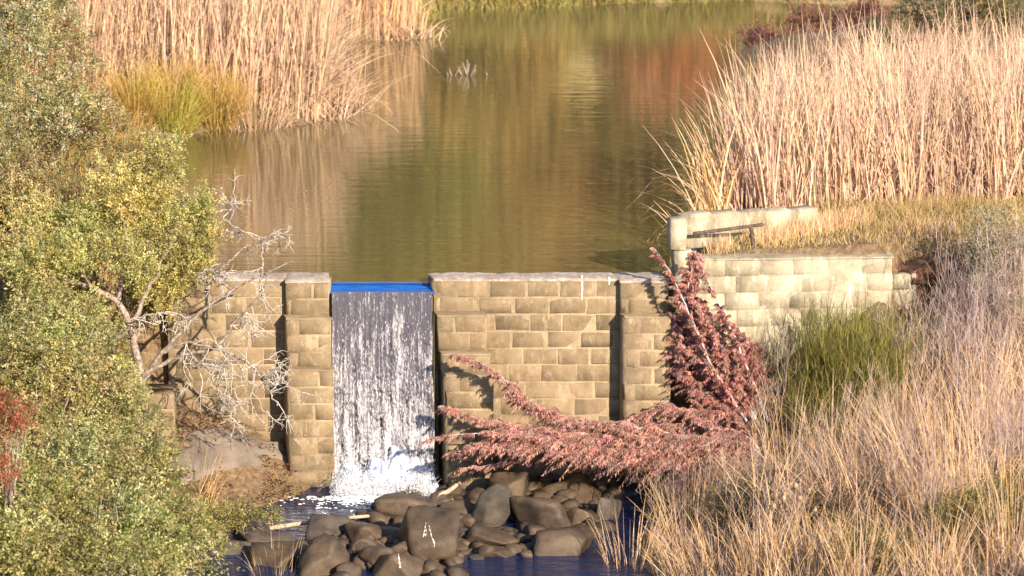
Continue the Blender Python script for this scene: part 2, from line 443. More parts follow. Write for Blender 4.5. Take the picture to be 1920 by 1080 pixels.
# ================================================================== MASONRY
BLOCKS = {}
def block_mesh(w, h, d, k=0.0, var=0):
    key = (round(w, 2), round(h, 3), round(d, 2), k, var)
    if key in BLOCKS: return BLOCKS[key]
    r = np.random.default_rng(abs(hash(key)) % 99991)
    c = 0.006
    def ring(y, ins, jit):
        x0, x1, z0, z1 = -w / 2 + ins, w / 2 - ins, -h / 2 + ins, h / 2 - ins
        P = np.array([(x0, y, z0), (x1, y, z0), (x1, y, z1), (x0, y, z1)], float)
        return P + r.normal(0, jit, (4, 3))
    V = np.concatenate([ring(d / 2, 0, 0), ring(-d / 2 + c, 0, 0.003), ring(-d / 2, c, 0.003) * np.array([1, 1, 1])])
    V[:, 0] -= k * (V[:, 1] + d / 2)
    Q = [[0, 3, 2, 1]] + [[j, (j + 1) % 4, 4 + (j + 1) % 4, 4 + j] for j in range(4)] + \
        [[4 + j, 4 + (j + 1) % 4, 8 + (j + 1) % 4, 8 + j] for j in range(4)] + [[8, 9, 10, 11]]
    ac = Acc(); ac.add(V, Q)
    BLOCKS[key] = ac.mesh('block')
    return BLOCKS[key]
def slab_box(acc, x0, x1, yf, yb, z0, z1, k=0.0):
    V = []
    for z in (z0, z1):
        for (x, y) in ((x0, yf), (x1, yf), (x1, yb), (x0, yb)): V.append((x - k * (y - yf), y, z))
    acc.add(V, [[0, 3, 2, 1], [4, 5, 6, 7], [0, 1, 5, 4], [1, 2, 6, 5], [2, 3, 7, 6], [3, 0, 4, 7]])
def rough_strip(acc, x0, x1, yf, yb, z, th, k=0.0, amp=0.02, seed=0, step=0.04):
    """uneven mortar bed on a wall head or ledge"""
    nx = max(3, int((x1 - x0) / step)); ny = max(3, int((yb - yf) / step))
    U, W = np.meshgrid(np.linspace(0, 1, nx), np.linspace(0, 1, ny), indexing='ij')
    Y = yf + (yb - yf) * W; X = x0 + (x1 - x0) * U - k * (Y - yf)
    e = np.minimum(np.minimum(U, 1 - U) * nx, np.minimum(W, 1 - W) * ny)
    Z = z + th * (0.55 + 0.45 * np.clip(e, 0, 1)) + amp * (fbm(X * 7, Y * 7, seed) - 0.47)
    Y = Y + 0.012 * (vnoise(X * 9, Y * 9, seed + 3) - 0.5)
    ii = np.arange(nx - 1)[:, None] * ny + np.arange(ny - 1)[None]
    acc.add(np.stack([X, Y, Z], -1).reshape(-1, 3), np.stack([ii, ii + ny, ii + ny + 1, ii + 1], -1).reshape(-1, 4))
    ed = np.stack([X[:, 0], Y[:, 0], Z[:, 0]], -1); lo = ed.copy(); lo[:, 2] = z - 0.01
    jj = np.arange(nx - 1)
    acc.add(np.concatenate([lo, ed]), np.stack([jj, jj + 1, jj + 1 + nx, jj + nx], -1))
    for s in (0, -1):
        ed = np.stack([X[s], Y[s], Z[s]], -1); lo = ed.copy(); lo[:, 2] = z - 0.01
        jj = np.arange(ny - 1); acc.add(np.concatenate([lo, ed]), np.stack([jj, jj + 1, jj + 1 + ny, jj + ny], -1))

COURSE = 0.2035
def lay(parent, base, x0, x1, ztop, zbot, yf, d, k=0.0, phase=0.0, course=COURSE, length=0.405, joint=0.020, m=None):
    m = m or M_BLOCK
    z = ztop; row = 0
    while z - 0.06 > zbot:
        h = min(course, z - zbot)
        x = x0 - ((phase + 0.5 * (row % 2)) % 1.0) * length + rng.uniform(-0.03, 0.03)
        while x < x1 - 0.01:
            L = length + rng.uniform(-0.035, 0.035)
            a0, a1 = max(x, x0), min(x + L, x1)
            if x1 - a1 < 0.07: a1 = x1
            if a1 - a0 < 0.07: x += L; continue
            jw = joint * rng.choice([0.5, 0.8, 1.0, 1.4, 2.6])
            w = max(0.05, a1 - a0 - jw)
            hh = h - joint * rng.uniform(0.7, 1.3)
            me = block_mesh(w, round(hh, 2), d, k, int(rng.integers(0, 3)))
            o = link('block', me, m, parent, (np.array([(a0 + a1) / 2, yf + d / 2 + rng.normal(0, 0.0012), z - h / 2]) - base))
            o.rotation_euler = (0, rng.normal(0, 0.004), rng.normal(0, 0.003))
            if a1 >= x1 - 1e-6: break
            x += L
        z -= h; row += 1

K = 0.23                                     # the buttresses and the spillway run oblique to the wall
dam = thing('dam', (-1.0, 0.15, -2.5), 'tan masonry dam of weathered blocks with spillway notch and stepped buttresses', 'dam')
DB = BASE[dam.name]
ZC = 0.09                                    # head of the top course
XL, XN0, XN1, XR = -4.05, -2.125, -0.915, 1.83
TH = 0.34
core = Acc()
slab_box(core, XL + 0.005, XN0 - 0.005, 0.004, TH, -2.7, ZC - 0.01, K * 0.0)
slab_box(core, XN0 - 0.01, XN1 + 0.01, 0.05, TH - 0.004, -2.7, -0.075)
slab_box(core, XN1 + 0.002, XR - 0.006, 0.004, TH, -2.7, ZC - 0.01, K)
lay(dam, DB, XL, -2.60, ZC, -2.5, 0.0, 0.15, phase=0.2)
lay(dam, DB, XN1, XR, ZC, -2.5, 0.0, 0.15, phase=0.35)
lay(dam, DB, XN0, XN1, -0.09, -2.5, 0.035, 0.12, phase=0.1)
def tier(x0, x1, ztop, zbot, p, phase, ledge=True, seed=0):
    slab_box(core, x0 + 0.006, x1 - 0.006, -p + 0.004, 0.02, zbot, ztop - 0.006, K)
    lay(dam, DB, x0, x1, ztop, zbot, -p, 0.13, K, phase)
    if ledge:
        lg = Acc(); rough_strip(lg, x0 - 0.004, x1 + 0.006, -p - 0.008, -p + 0.24, ztop - 0.004, 0.014, K, 0.025, seed); part('mortar_ledge', lg, M_MORTAR, dam)
def zx(py, y): return float(at_y(960, py, y)[2])
def xx(px, y): return float(at_y(px, 700, y)[0])
tier(-2.645, -2.135, ZC, zx(594, -.1), 0.10, 0.3, False)
tier(-2.63, -2.105, zx(597, -.25), zx(690, -.25), 0.25, 0.6, seed=1)
tier(-2.605, -2.075, zx(694, -.42), -2.5, 0.42, 0.15, seed=2)
tier(-0.865, -0.29, zx(592, -.2), zx(660, -.2), 0.20, 0.55, seed=3)
tier(-0.81, -0.25, zx(664, -.34), zx(700, -.34), 0.34, 0.1, seed=4)
tier(-0.76, -0.21, zx(704, -.5), -2.5, 0.50, 0.6, seed=5)
tier(1.27, 1.835, ZC, zx(590, -.1), 0.10, 0.2, False)
tier(1.315, 1.86, zx(594, -.28), -2.5, 0.28, 0.65, seed=6)
part('mortar_core', core, M_MORTAR, dam)
cop = Acc()
rough_strip(cop, XL, -2.64, -0.006, TH + 0.01, ZC, 0.03, 0, 0.03, 21)
rough_strip(cop, -2.65, XN0 - 0.005, -0.112, TH + 0.01, ZC, 0.034, 0.08, 0.03, 22)
rough_strip(cop, XN1 - 0.004, 1.268, -0.006, TH + 0.01, ZC, 0.03, K, 0.035, 23)
rough_strip(cop, 1.262, XR + 0.01, -0.112, TH + 0.01, ZC, 0.034, K, 0.03, 24)
part('coping', cop, M_COPING, dam)
def streak(parent, pts, w, m=M_DROP):
    P = smooth_path(pts, 14); ac = Acc(); n_ = len(P)
    ww = w * (0.5 + 0.5 * np.sin(np.linspace(0.6, 2.9, n_))) * (0.7 + 0.6 * vnoise(np.arange(n_) * 0.9, np.arange(n_) * 0.0, int(w * 1e5)))
    off = np.zeros((n_, 3)); off[:, 0] = ww / 2
    ac.add(np.concatenate([P - off, P + off]), [[j, j + 1, j + 1 + n_, j + n_] for j in range(n_ - 1)])
    return part('dropping_streak', ac, m, parent)
for (px, py0, py1, w) in ((1091, 516, 562, 0.016), (1142, 519, 534, 0.016)):
    tag(streak(dam, [at_y(px, py0, -0.0065), at_y(px + 1, (py0 + py1) / 2, -0.0065), at_y(px, py1, -0.0065)], w), 'pale streak run down the wall face')

# lower return of the wall at its hidden end
stub = thing('low_wall', at_y(295, 845, -0.55), 'low tan block wall end beside the tree trunk', 'wall')
sb = BASE[stub.name]
sx0, sx1 = float(at_y(232, 760, -0.6)[0]), float(at_y(326, 760, -0.6)[0])
lay(stub, sb, sx0, sx1, zx(738, -.6), -2.0, -0.6, 0.3, 0.1, 0.3, length=0.44)
ac = Acc(); slab_box(ac, sx0 + .01, sx1 - .008, -0.592, 0.0, -2.1, zx(742, -.6), 0.0); part('mortar_core', ac, M_MORTAR, stub)

# retaining wall to the side of the dam
wing = thing('retaining_wall', (2.15, 0.02, -0.9), 'pale stained block retaining wall below the grassy terrace', 'wall')
WA = math.atan2(0.16, 2.3); wing.rotation_euler = (0, 0, WA)
WB = BASE[wing.name]
WL = 2.33
lay(wing, np.array([0, 0, 0.0]), 0, WL, 1.235, 0.0, 0.0, 0.18, 0.0, 0.15, length=0.39, joint=0.009, m=M_CONC)
lay(wing, np.array([0, 0, 0.0]), WL + 0.01, WL + 0.30, 1.03, 0.0, 0.02, 0.18, 0.0, 0.4, length=0.39, m=M_CONC)
ac = Acc(); slab_box(ac, 0.01, WL - 0.01, 0.003, 0.26, -0.6, 1.22); slab_box(ac, WL - 0.02, WL + 0.29, 0.03, 0.24, -0.6, 1.01)
link('mortar_core', ac.mesh('mortar_core'), M_CONC, wing)
ac = Acc(); rough_strip(ac, -0.01, WL + 0.01, -0.015, 0.27, 1.232, 0.02, 0, 0.02, 41); link('coping', ac.mesh('coping'), M_CONC, wing)

# low parapet running back from the end of the dam
PA = math.atan2(1.05, 1.8)
para = thing('parapet', (2.02, 0.43, 0.0), 'low pale concrete parapet angling back across the terrace', 'parapet')
para.rotation_euler = (0, 0, PA)
def cap_block(w, h, d, seed):
    r = np.random.default_rng(seed); ac = Acc()
    c = 0.014
    rings = []
    for (z, ins) in ((-h / 2, c), (-h / 2 + c, 0), (h / 2 - c, 0), (h / 2, c)):
        rings.append(np.array([(-w / 2 + ins, -d / 2 + ins, z), (w / 2 - ins, -d / 2 + ins, z), (w / 2 - ins, d / 2 - ins, z), (-w / 2 + ins, d / 2 - ins, z)]) + r.normal(0, 0.004, (4, 3)))
    Q = [[0, 3, 2, 1], [12, 13, 14, 15]]
    for q in range(3):
        Q += [[q * 4 + j, q * 4 + (j + 1) % 4, q * 4 + 4 + (j + 1) % 4, q * 4 + 4 + j] for j in range(4)]
    ac.add(np.concatenate(rings), Q); return ac.mesh('block')
px_ = 0.0
for j, w in enumerate((0.40, 0.38, 0.40, 0.38, 0.38)):
    link('block', cap_block(w - 0.004, 0.42, 0.2, 300 + j), M_CONC, para, (px_ + w / 2, 0.1, 0.575 - 0.06 * px_))
    px_ += w
pier = thing('block_pier', (1.97, 0.28, -0.1), 'stack of squared pale blocks at the end of the dam', 'pier')
for j, (dx, z, h, w) in enumerate(((0.05, 0.02, 0.26, 0.2), (0.03, 0.285, 0.26, 0.205), (-0.03, 0.60, 0.36, 0.19))):
    o = link('block', cap_block(w, h, 0.26, 330 + j), M_CONC, pier, (dx, 0.0, z + 0.1)); o.rotation_euler = (0, 0, 0.08 * j)

M_SOIL, n, l, b = mat('red_soil')
f = pos_noise(n, l, 7.0, 7, 0.75)
l.new(ramp(n, l, f, [(0.3, (0.035, 0.017, 0.010)), (0.5, (0.11, 0.05, 0.028)), (0.7, (0.26, 0.15, 0.085))]), b.inputs['Base Color']); b.inputs['Roughness'].default_value = 0.95
bump(n, l, b, f, 1.0, 0.06)
ac = Acc(); nx, nz = 50, 46
U, W = np.meshgrid(np.linspace(0, 1, nx), np.linspace(0, 1, nz), indexing='ij')
X = 4.50 + 1.15 * U; Z = -0.70 + (1.06 + 0.26 * (fbm(U * 5, U * 0 + 3, 68) - 0.47)) * W - 0.16 * np.abs(U - 0.5)
Y = -0.10 + 0.30 * W + 0.34 * np.sin(np.pi * np.clip(U, 0, 1)) * np.sin(np.pi * np.clip(W * 1.05, 0, 1)) ** 0.7 + 0.26 * (fbm(X * 5, Z * 5, 66, 5) - 0.47) + 0.10 * (vnoise(X * 17, Z * 17, 67) - 0.5)
Y = Y + 0.5 * np.clip(np.abs(U - 0.5) - 0.30, 0, 1) / 0.2 * 0.5 + 0.3 * np.clip(W - 0.9, 0, 1) / 0.1
X = X + 0.10 * (vnoise(W * 6, U * 3, 69) - 0.5)
ii = np.arange(nx - 1)[:, None] * nz + np.arange(nz - 1)[None]
ac.add(np.stack([X, Y, Z], -1).reshape(-1, 3), np.stack([ii, ii + nz, ii + nz + 1, ii + 1], -1).reshape(-1, 4))
single('earth_bank', ac, M_SOIL, (4.9, 0.1, -0.6), 'dark eroded red soil hollow beside the retaining wall', kind='structure', smooth=True)
# rusty rail standing on the terrace
rb = at_y(1410, 470, 0.48)
rail = thing('rail', rb, 'rusty iron pipe rail on a short post in the terrace grass', 'rail')
ac = Acc(); add_tube(ac, smooth_path([at_y(1300, 438, 0.34), at_y(1362, 430, 0.42), at_y(1430, 421, 0.5)], 8), 0.021, 8); part('pipe', ac, M_IRON, rail, True)
ac = Acc(); add_tube(ac, smooth_path([at_y(1408, 424, 0.48), at_y(1410, 440, 0.48), at_y(1413, 472, 0.48)], 6), 0.026, 8); part('post', ac, M_IRON, rail, True)

# ================================================================== WATERFALL
fall = thing('waterfall', (-1.53, -0.2, STREAM_Z), 'sparkling curtain of water dropping through the spillway into white foam', 'waterfall')
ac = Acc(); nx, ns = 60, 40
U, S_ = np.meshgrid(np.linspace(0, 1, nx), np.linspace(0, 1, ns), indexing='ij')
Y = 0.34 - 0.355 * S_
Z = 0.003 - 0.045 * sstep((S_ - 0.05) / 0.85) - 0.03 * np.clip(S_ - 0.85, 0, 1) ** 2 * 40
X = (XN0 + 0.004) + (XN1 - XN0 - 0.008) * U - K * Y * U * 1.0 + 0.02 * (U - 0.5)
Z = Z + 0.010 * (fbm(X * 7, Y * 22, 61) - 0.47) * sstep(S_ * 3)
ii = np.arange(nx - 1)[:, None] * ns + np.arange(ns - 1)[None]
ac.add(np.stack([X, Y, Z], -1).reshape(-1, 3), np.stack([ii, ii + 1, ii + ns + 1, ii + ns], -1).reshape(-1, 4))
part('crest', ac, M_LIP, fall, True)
ac = Acc(); nx, ns = 170, 420
U, S_ = np.meshgrid(np.linspace(0, 1, nx), np.linspace(0, 1, ns), indexing='ij')
T_ = 0.05 + 0.62 * S_ ** 0.75
strand = fbm(U * 26 + 0.6 * fbm(U * 4, S_ * 3, 72), S_ * 1.2, 70, 3) - 0.45
fine = fbm(U * 60, S_ * 46, 71, 3) - 0.45
drop = 0.5 * 9.81 * T_ ** 2 * 1.0
Z = -0.040 - (drop - drop.min()) / (drop.max() - drop.min()) * 2.22
lump = np.clip(fbm(U * 13, S_ * 20, 75, 3) - 0.42, 0, 1) * S_ ** 2
Y = -0.012 - 0.34 * T_ / 0.67 - 0.30 * lump - strand * (0.03 + 0.11 * S_) - fine * (0.006 + 0.05 * S_)
X = (XN0 + 0.012) + (XN1 - XN0 - 0.03) * U + 0.05 * S_ * (U - 0.25) + 0.006 * fine + (0.05 * (fbm(S_ * 9, S_ * 0, 76) - 0.5) + 0.02) * S_ ** 0.5 * np.clip(1 - U / 0.12, 0, 1) - (0.05 * (fbm(S_ * 9, S_ * 0 + 5, 77) - 0.5) + 0.02) * S_ ** 0.5 * np.clip(1 - (1 - U) / 0.12, 0, 1)
ii = np.arange(nx - 1)[:, None] * ns + np.arange(ns - 1)[None]
Qs = np.stack([ii, ii + 1, ii + ns + 1, ii + ns], -1).reshape(-1, 4)
ac.add(np.stack([X, Y, Z], -1).reshape(-1, 3), Qs)
part('curtain', ac, M_SHEET, fall, True)
ac = Acc(); nx, ns = 130, 120
U, W = np.meshgrid(np.linspace(-1, 1, nx), np.linspace(0, 1, ns), indexing='ij')
X = -1.50 + U * (0.64 + 0.04 * W); Y = -0.22 - 0.9 * W
env = np.clip(1 - np.abs(U) ** 4, 0, 1) * (np.exp(-((W - 0.16) / 0.26) ** 2))
nn = fbm(X * 5, Y * 4, 80, 5); n2 = vnoise(X * 22, Y * 18, 86)
Z = STREAM_Z - 0.045 + env * (0.10 + 0.75 * np.clip(nn - 0.28, 0, 1) + 0.10 * n2) + 0.10 * (nn - 0.42) * (1 - W)
ii = np.arange(nx - 1)[:, None] * ns + np.arange(ns - 1)[None]
ac.add(np.stack([X, Y, Z], -1).reshape(-1, 3), np.stack([ii, ii + ns, ii + ns + 1, ii + 1], -1).reshape(-1, 4))
part('foam', ac, M_FOAM, fall, True)
# loose drops and thrown threads of water
OCT = np.array([(1, 0, 0), (-1, 0, 0), (0, 1, 0), (0, -1, 0), (0, 0, 1), (0, 0, -1)], float)
OCF = np.array([(0, 2, 4), (2, 1, 4), (1, 3, 4), (3, 0, 4), (2, 0, 5), (1, 2, 5), (3, 1, 5), (0, 3, 5)])
def drops(acc, P, r, stretch=1.0):
    V = P[:, None] + OCT[None] * r[:, None, None] * np.array([1, 1, stretch])
    T = (np.arange(len(P)) * 6)[:, None, None] + OCF[None]
    acc.add(V.reshape(-1, 3), None, T.reshape(-1, 3))
ac = Acc(); N = 9000
u = np.sin(rng.uniform(-1.45, 1.45, N)) * rng.uniform(0.3, 1.0, N) ** 0.5; hgt = rng.exponential(0.13, N) * (0.5 + vnoise(u * 5 + 20, u * 0, 88))
P = np.stack([-1.50 + u * 0.62, -0.30 - rng.uniform(0, 0.75, N), STREAM_Z + 0.0 + hgt], -1)
drops(ac, P, rng.uniform(0.002, 0.0065, N), 1.4)
N = 1100
s = rng.beta(2.6, 0.9, N)
gx = XN0 + 0.03 + (XN1 - XN0 - 0.05) * (np.round(rng.random(N) * 46) / 46) + rng.normal(0, 0.006, N)
P = np.stack([gx + 0.02 * s, -0.13 - 0.36 * s - rng.uniform(0, 0.05, N), -0.1 - 2.05 * s ** 1.3], -1)
drops(ac, P, rng.uniform(0.0015, 0.004, N), 6.0)
tag(part('spray', ac, M_SPRAY, fall), kind='stuff')
N = 500; ac = Acc()
b0 = np.stack([rng.uniform(-2.1, -0.9, N), rng.uniform(-0.75, -0.4, N), np.full(N, STREAM_Z + 0.02)], -1)
V, Q, _ = ribbons(b0, rng.uniform(0.10, 0.34, N), rng.uniform(-2.6, -0.5, N), rng.uniform(0.1, 0.9, N), rng.uniform(0.4, 1.8, N), rng.uniform(0.003, 0.009, N), 5)
ac.add(V, Q); tag(part('splash_thread', ac, M_SPRAY, fall), kind='stuff')
# broken rafts of froth drifting off the foot of the fall
ac = Acc()
for q in range(620):
    r_ = rng.exponential(0.26); x_ = -1.5 + rng.normal(0, 0.45) + 0.15 * r_; y_ = -0.85 - r_
    if y_ < -2.0: continue
    sz = rng.uniform(0.006, 0.026) * math.exp(-r_ * 0.7); a_ = np.linspace(0, 6.283, 9)[:-1]; rr = sz * rng.uniform(0.5, 1.1, 8)
    ring = np.stack([x_ + rr * np.cos(a_) * 1.7, y_ + rr * np.sin(a_), np.full(8, STREAM_Z + 0.004 + 0.00006 * q / 10)], -1)
    top = ring.copy(); top[:, :2] = (top[:, :2] - [x_, y_]) * 0.7 + [x_, y_]; top[:, 2] += 0.006
    ac.add(np.concatenate([ring, top, [[x_, y_, STREAM_Z + 0.014]]]), [[j, (j + 1) % 8, 8 + (j + 1) % 8, 8 + j] for j in range(8)], [[8 + j, 8 + (j + 1) % 8, 16] for j in range(8)])
tag(part('froth', ac, M_SPRAY, fall), kind='stuff')

# ================================================================== BOULDERS
def ico(sub):
    import bmesh
    bm = bmesh.new(); bmesh.ops.create_icosphere(bm, subdivisions=sub, radius=1.0)
    V = np.array([v.co[:] for v in bm.verts]); T = np.array([[v.index for v in f.verts] for f in bm.faces]); bm.free()
    return nrm(V), T
ICO_V, ICO_T = ico(4)
ICO3_V, ICO3_T = ico(3)
class Rock:
    """rounded block: soft intersection of a few planes"""
    def __init__(self, seed, sharp=30.0, planes=10):
        r = np.random.default_rng(seed)
        self.n = nrm(np.concatenate([r.normal(0, 1, (planes, 3)), np.eye(3), -np.eye(3)]))
        self.d = np.concatenate([r.uniform(0.52, 0.98, planes), np.full(6, 0.95)])
        self.k = sharp; self.seed = seed
    def rad(self, u):
        c = np.maximum(u @ self.n.T, 1e-3) / self.d[None]
        s = (c ** self.k).sum(1) ** (1 / self.k)
        q = 1.0 / s
        return q * (1 + 0.10 * (fbm(u[:, 0] * 2.2 + self.seed % 17, u[:, 1] * 2.2 + u[:, 2] * 1.7, self.seed % 50) - 0.47))
def boulder(px0, px1, py0, py1, label, seed, m=None, rot=None, zb=-2.44, name='boulder', group='boulders piled below the dam', streaks=(), dry=0):
    m = m or (M_ROCK2 if seed % 4 == 1 else M_ROCK)
    cx = (px0 + px1) / 2
    base = at_z(cx, py1, zb + 0.07)
    y = base[1]; sc = scale_at(y)
    w = 1.12 * (px1 - px0) / sc; ap = 1.12 * (py1 - py0) / sc
    d = w * 0.85
    h = max(0.35 * w, math.sqrt(max((ap) ** 2 - (d * math.sin(PITCH)) ** 2, (0.3 * ap) ** 2)) / math.cos(PITCH))
    cen = np.array([base[0], y + d * 0.42, zb + h * 0.5 + 0.02])
    rk = Rock(seed); big = w > 0.3
    U, T = (ICO_V, ICO_T) if big else (ICO3_V, ICO3_T)
    V = U * rk.rad(U)[:, None]
    ang = (seed * 1.37) % 0.7 - 0.35 if rot is None else rot
    ca, sa = math.cos(ang), math.sin(ang)
    Rm = np.array([[ca, 0, sa], [0, 1, 0], [-sa, 0, ca]])
    ext = np.abs(V @ Rm.T).max(0)
    half = np.array([w, d, h]) / 2
    def place(v): return (v @ Rm.T) / ext * half + cen
    ac = Acc(); ac.add(place(V), None, T)
    org = cen - np.array([0, 0, h / 2])
    o = link(name, ac.mesh(name, org, True), m, None, org)
    BASE[o.name] = org
    tag(o, label, 'stone' if not big else 'boulder', group)
    for (t0, t1, a0, a1, wd) in streaks:            # white runs down the camera-side face
        tt = np.linspace(t0, t1, 16); aa = np.linspace(a0, a1, 16) + 0.012 * np.sin(np.arange(16) * 1.1)
        L_, R_ = [], []
        for t_, a_ in zip(tt, aa):
            ww = wd * (0.55 + 0.45 * math.sin(t_ * 23.0)) * (1 if t_ > t0 else 0.3)
            for lst, s_ in ((L_, -1), (R_, 1)):
                lst.append((math.sin(t_) * math.sin(a_ + s_ * ww), -math.sin(t_) * math.cos(a_ + s_ * ww), math.cos(t_)))
        u = np.array(L_ + R_); inv = u @ Rm           # directions in the rock's own frame
        v = place(inv * rk.rad(nrm(inv))[:, None] * 1.012)
        sa_ = Acc(); sa_.add(v, [[j, j + 1, j + 17, j + 16] for j in range(15)])
        p = link('dropping_streak', sa_.mesh('dropping_streak', org), M_DROP, o)
        p['label'] = 'white bird dropping streak down the boulder'
    return o
boulder(921, 992, 884, 956, 'peaked brown boulder standing tallest at the back of the pile', 3, rot=0.1)
boulder(1060, 1108, 872, 914, 'upright mustard yellow stone under the withered boughs', 5, M_OCHRE, rot=-0.2)
boulder(992, 1125, 906, 955, 'long low dark boulder below the mustard yellow stone', 8, rot=0.05)
boulder(956, 1068, 930, 1006, 'large dark wedge boulder leaning in front of the long low one', 12, rot=0.25)
boulder(1056, 1110, 949, 996, 'dark upright boulder beside the large dark wedge', 15)
boulder(1004, 1122, 990, 1056, 'broad dark domed boulder standing alone in the water', 18, rot=0.08)
boulder(884, 976, 914, 1002, 'sloping brown boulder in the middle below the peaked one', 21, rot=0.4)
boulder(852, 886, 919, 946, 'small round stone at the back between foam and peaked boulder', 23)
boulder(823, 895, 941, 994, 'rounded brown boulder with pale top behind the streaked one', 26)
boulder(788, 846, 937, 980, 'half hidden brown boulder beside the flat topped one', 29, rot=-0.3)
boulder(706, 812, 926, 986, 'wide flat topped boulder nearest the white foam', 31, rot=-0.08)
boulder(744, 856, 966, 1064, 'biggest tan boulder with long white dropping streaks', 36, rot=0.05,
        streaks=((0.30, 1.30, -0.14, -0.16, 0.04), (0.50, 1.62, 0.20, 0.24, 0.022), (0.75, 1.25, -0.03, -0.05, 0.02)))
boulder(648, 731, 972, 1032, 'brown boulder with slanting top left of the streaked giant', 38, rot=-0.35)
boulder(573, 654, 974, 1024, 'squat brown boulder at the end of the floating branch', 41, rot=0.1)
boulder(642, 727, 1007, 1055, 'low brown boulder under the slanting topped one', 44)
boulder(668, 746, 1022, 1082, 'cracked brown boulder at the lower edge beside a dome', 47, rot=-0.2)
boulder(700, 790, 1038, 1100, 'domed boulder at the lower edge with one white streak', 52, streaks=((0.3, 1.2, 0.1, 0.16, 0.05),))
boulder(564, 652, 1014, 1092, 'blocky brown boulder at the lower edge behind dry grass', 55, rot=0.02)
boulder(850, 918, 985, 1026, 'flat brown boulder right of the streaked giant', 57)
boulder(874, 977, 988, 1042, 'broad sloping boulder between the giant and the lone dome', 62, rot=0.3)
boulder(906, 977, 1024, 1056, 'low flat brown stone at the waterline before the sloping boulder', 63)
boulder(735, 800, 1010, 1060, 'brown boulder wedged between streaked giant and lower dome', 66)
for q, lab in (((860, 890, 1022, 1040), 'small oval stone at the right foot of the streaked giant'), ((887, 908, 1029, 1046), 'tiny stone between the oval stone and the flat waterline one'),
          ((972, 1000, 1028, 1050), 'small stone in the water left of the lone dome'), ((843, 870, 1030, 1053), 'small stone tucked against the streaked giant at the waterline'),
          ((877, 914, 1038, 1056), 'thin flat pebble at the waterline below the oval stone'), ((612, 644, 1046, 1072), 'small ochre stone between the blocky and cracked boulders'),
          ((630, 676, 1052, 1090), 'half hidden stone at the lower edge right of the blocky boulder'), ((980, 1006, 896, 916), 'small tan stone behind the peaked boulder'),
          ((812, 842, 1000, 1022), 'small stone hidden behind the shoulder of the streaked giant'), ((985, 1010, 1010, 1030), 'small dark stone behind the lone dome'),
          ((660, 690, 1046, 1066), 'small stone under the low brown boulder'), ((945, 975, 1000, 1020), 'small stone below the large dark wedge')):
    boulder(*q, lab, 100 + q[0], zb=-2.40, name='stone', group='small stones among the boulders')
for q, lab in (((598, 640, 1000, 1034), 'half buried stone above the blocky boulder'), ((700, 752, 985, 1024), 'stone filling the gap left of the streaked giant'), ((733, 768, 978, 1010), 'stone peeping over the shoulder of the gap filling stone'),
          ((810, 852, 972, 1004), 'stone pressed behind the streaked giant on its right'), ((848, 892, 958, 996), 'stone under the rounded pale topped boulder'), ((935, 968, 948, 984), 'stone between sloping boulder and dark wedge'),
          ((903, 952, 1000, 1036), 'stone under the broad sloping boulder'), ((1008, 1052, 950, 990), 'stone right below the long low boulder'), ((768, 802, 956, 990), 'stone in the notch below the flat topped boulder'),
          ((688, 722, 1008, 1040), 'stone between low brown boulder and streaked giant'), ((588, 632, 1030, 1066), 'stone in front of the squat boulder by the branch'), ((848, 882, 1003, 1034), 'stone below the flat boulder right of the giant'),
          ((928, 962, 983, 1012), 'stone at the left foot of the dark wedge'), ((978, 1022, 983, 1014), 'stone at the right foot of the dark wedge'), ((638, 672, 983, 1014), 'stone between squat and slanting topped boulders'),
          ((1058, 1102, 985, 1018), 'stone between dark upright boulder and lone dome'), ((998, 1042, 922, 958), 'stone peering over the dark wedge')):
    boulder(*q, lab, 500 + q[0], zb=-2.42, name='stone', group='stones filling the gaps of the pile')
boulder(1098, 1170, 886, 930, 'dark boulder half under the withered fronds at the bank', 71)
boulder(1116, 1164, 930, 985, 'dark boulder at the foot of the grassy bank', 73)
boulder(1006, 1064, 882, 912, 'bluish shaded boulder right behind the long low one', 75)
boulder(684, 718, 950, 984, 'dark shaded stone between the flat topped and slanting boulders', 77)
boulder(430, 560, 1000, 1046, 'flat wet rock in the shallows below the creeping bush', 81, M_ROCK2, zb=-2.5)
boulder(350, 470, 1012, 1060, 'flat rock in the shallows at the bush edge', 83, M_ROCK2, zb=-2.5)
boulder(470, 575, 1030, 1085, 'low brown rock in the shallows behind the grass tuft', 84, M_ROCK, zb=-2.5)
# broken rubble choking the gaps
ac = Acc(); U2, T2 = ico(2)
cnt = 0
while cnt < 300:
    px_, py_ = rng.uniform(572, 1150), rng.uniform(900, 1085)
    if py_ < 1000 - (px_ - 575) * 0.40 or (px_ > 870 and py_ > 1035 + (px_ > 1000) * -30): continue
    p = at_z(px_, py_, STREAM_Z + rng.uniform(-0.06, 0.05)); rk = Rock(2000 + cnt); sz = rng.uniform(0.06, 0.15)
    c_, s_ = math.cos(cnt), math.sin(cnt)
    V = U2 * rk.rad(U2)[:, None] * np.array([1.2, 1.0, 0.8]) * sz
    V = np.stack([V[:, 0] * c_ - V[:, 1] * s_, V[:, 0] * s_ + V[:, 1] * c_, V[:, 2]], -1)
    ac.add(V + p, None, T2); cnt += 1
single('rubble', ac, M_ROCK, (-0.6, -2.4, STREAM_Z), 'dark broken rubble choking the gaps between the boulders', kind='stuff', smooth=True)
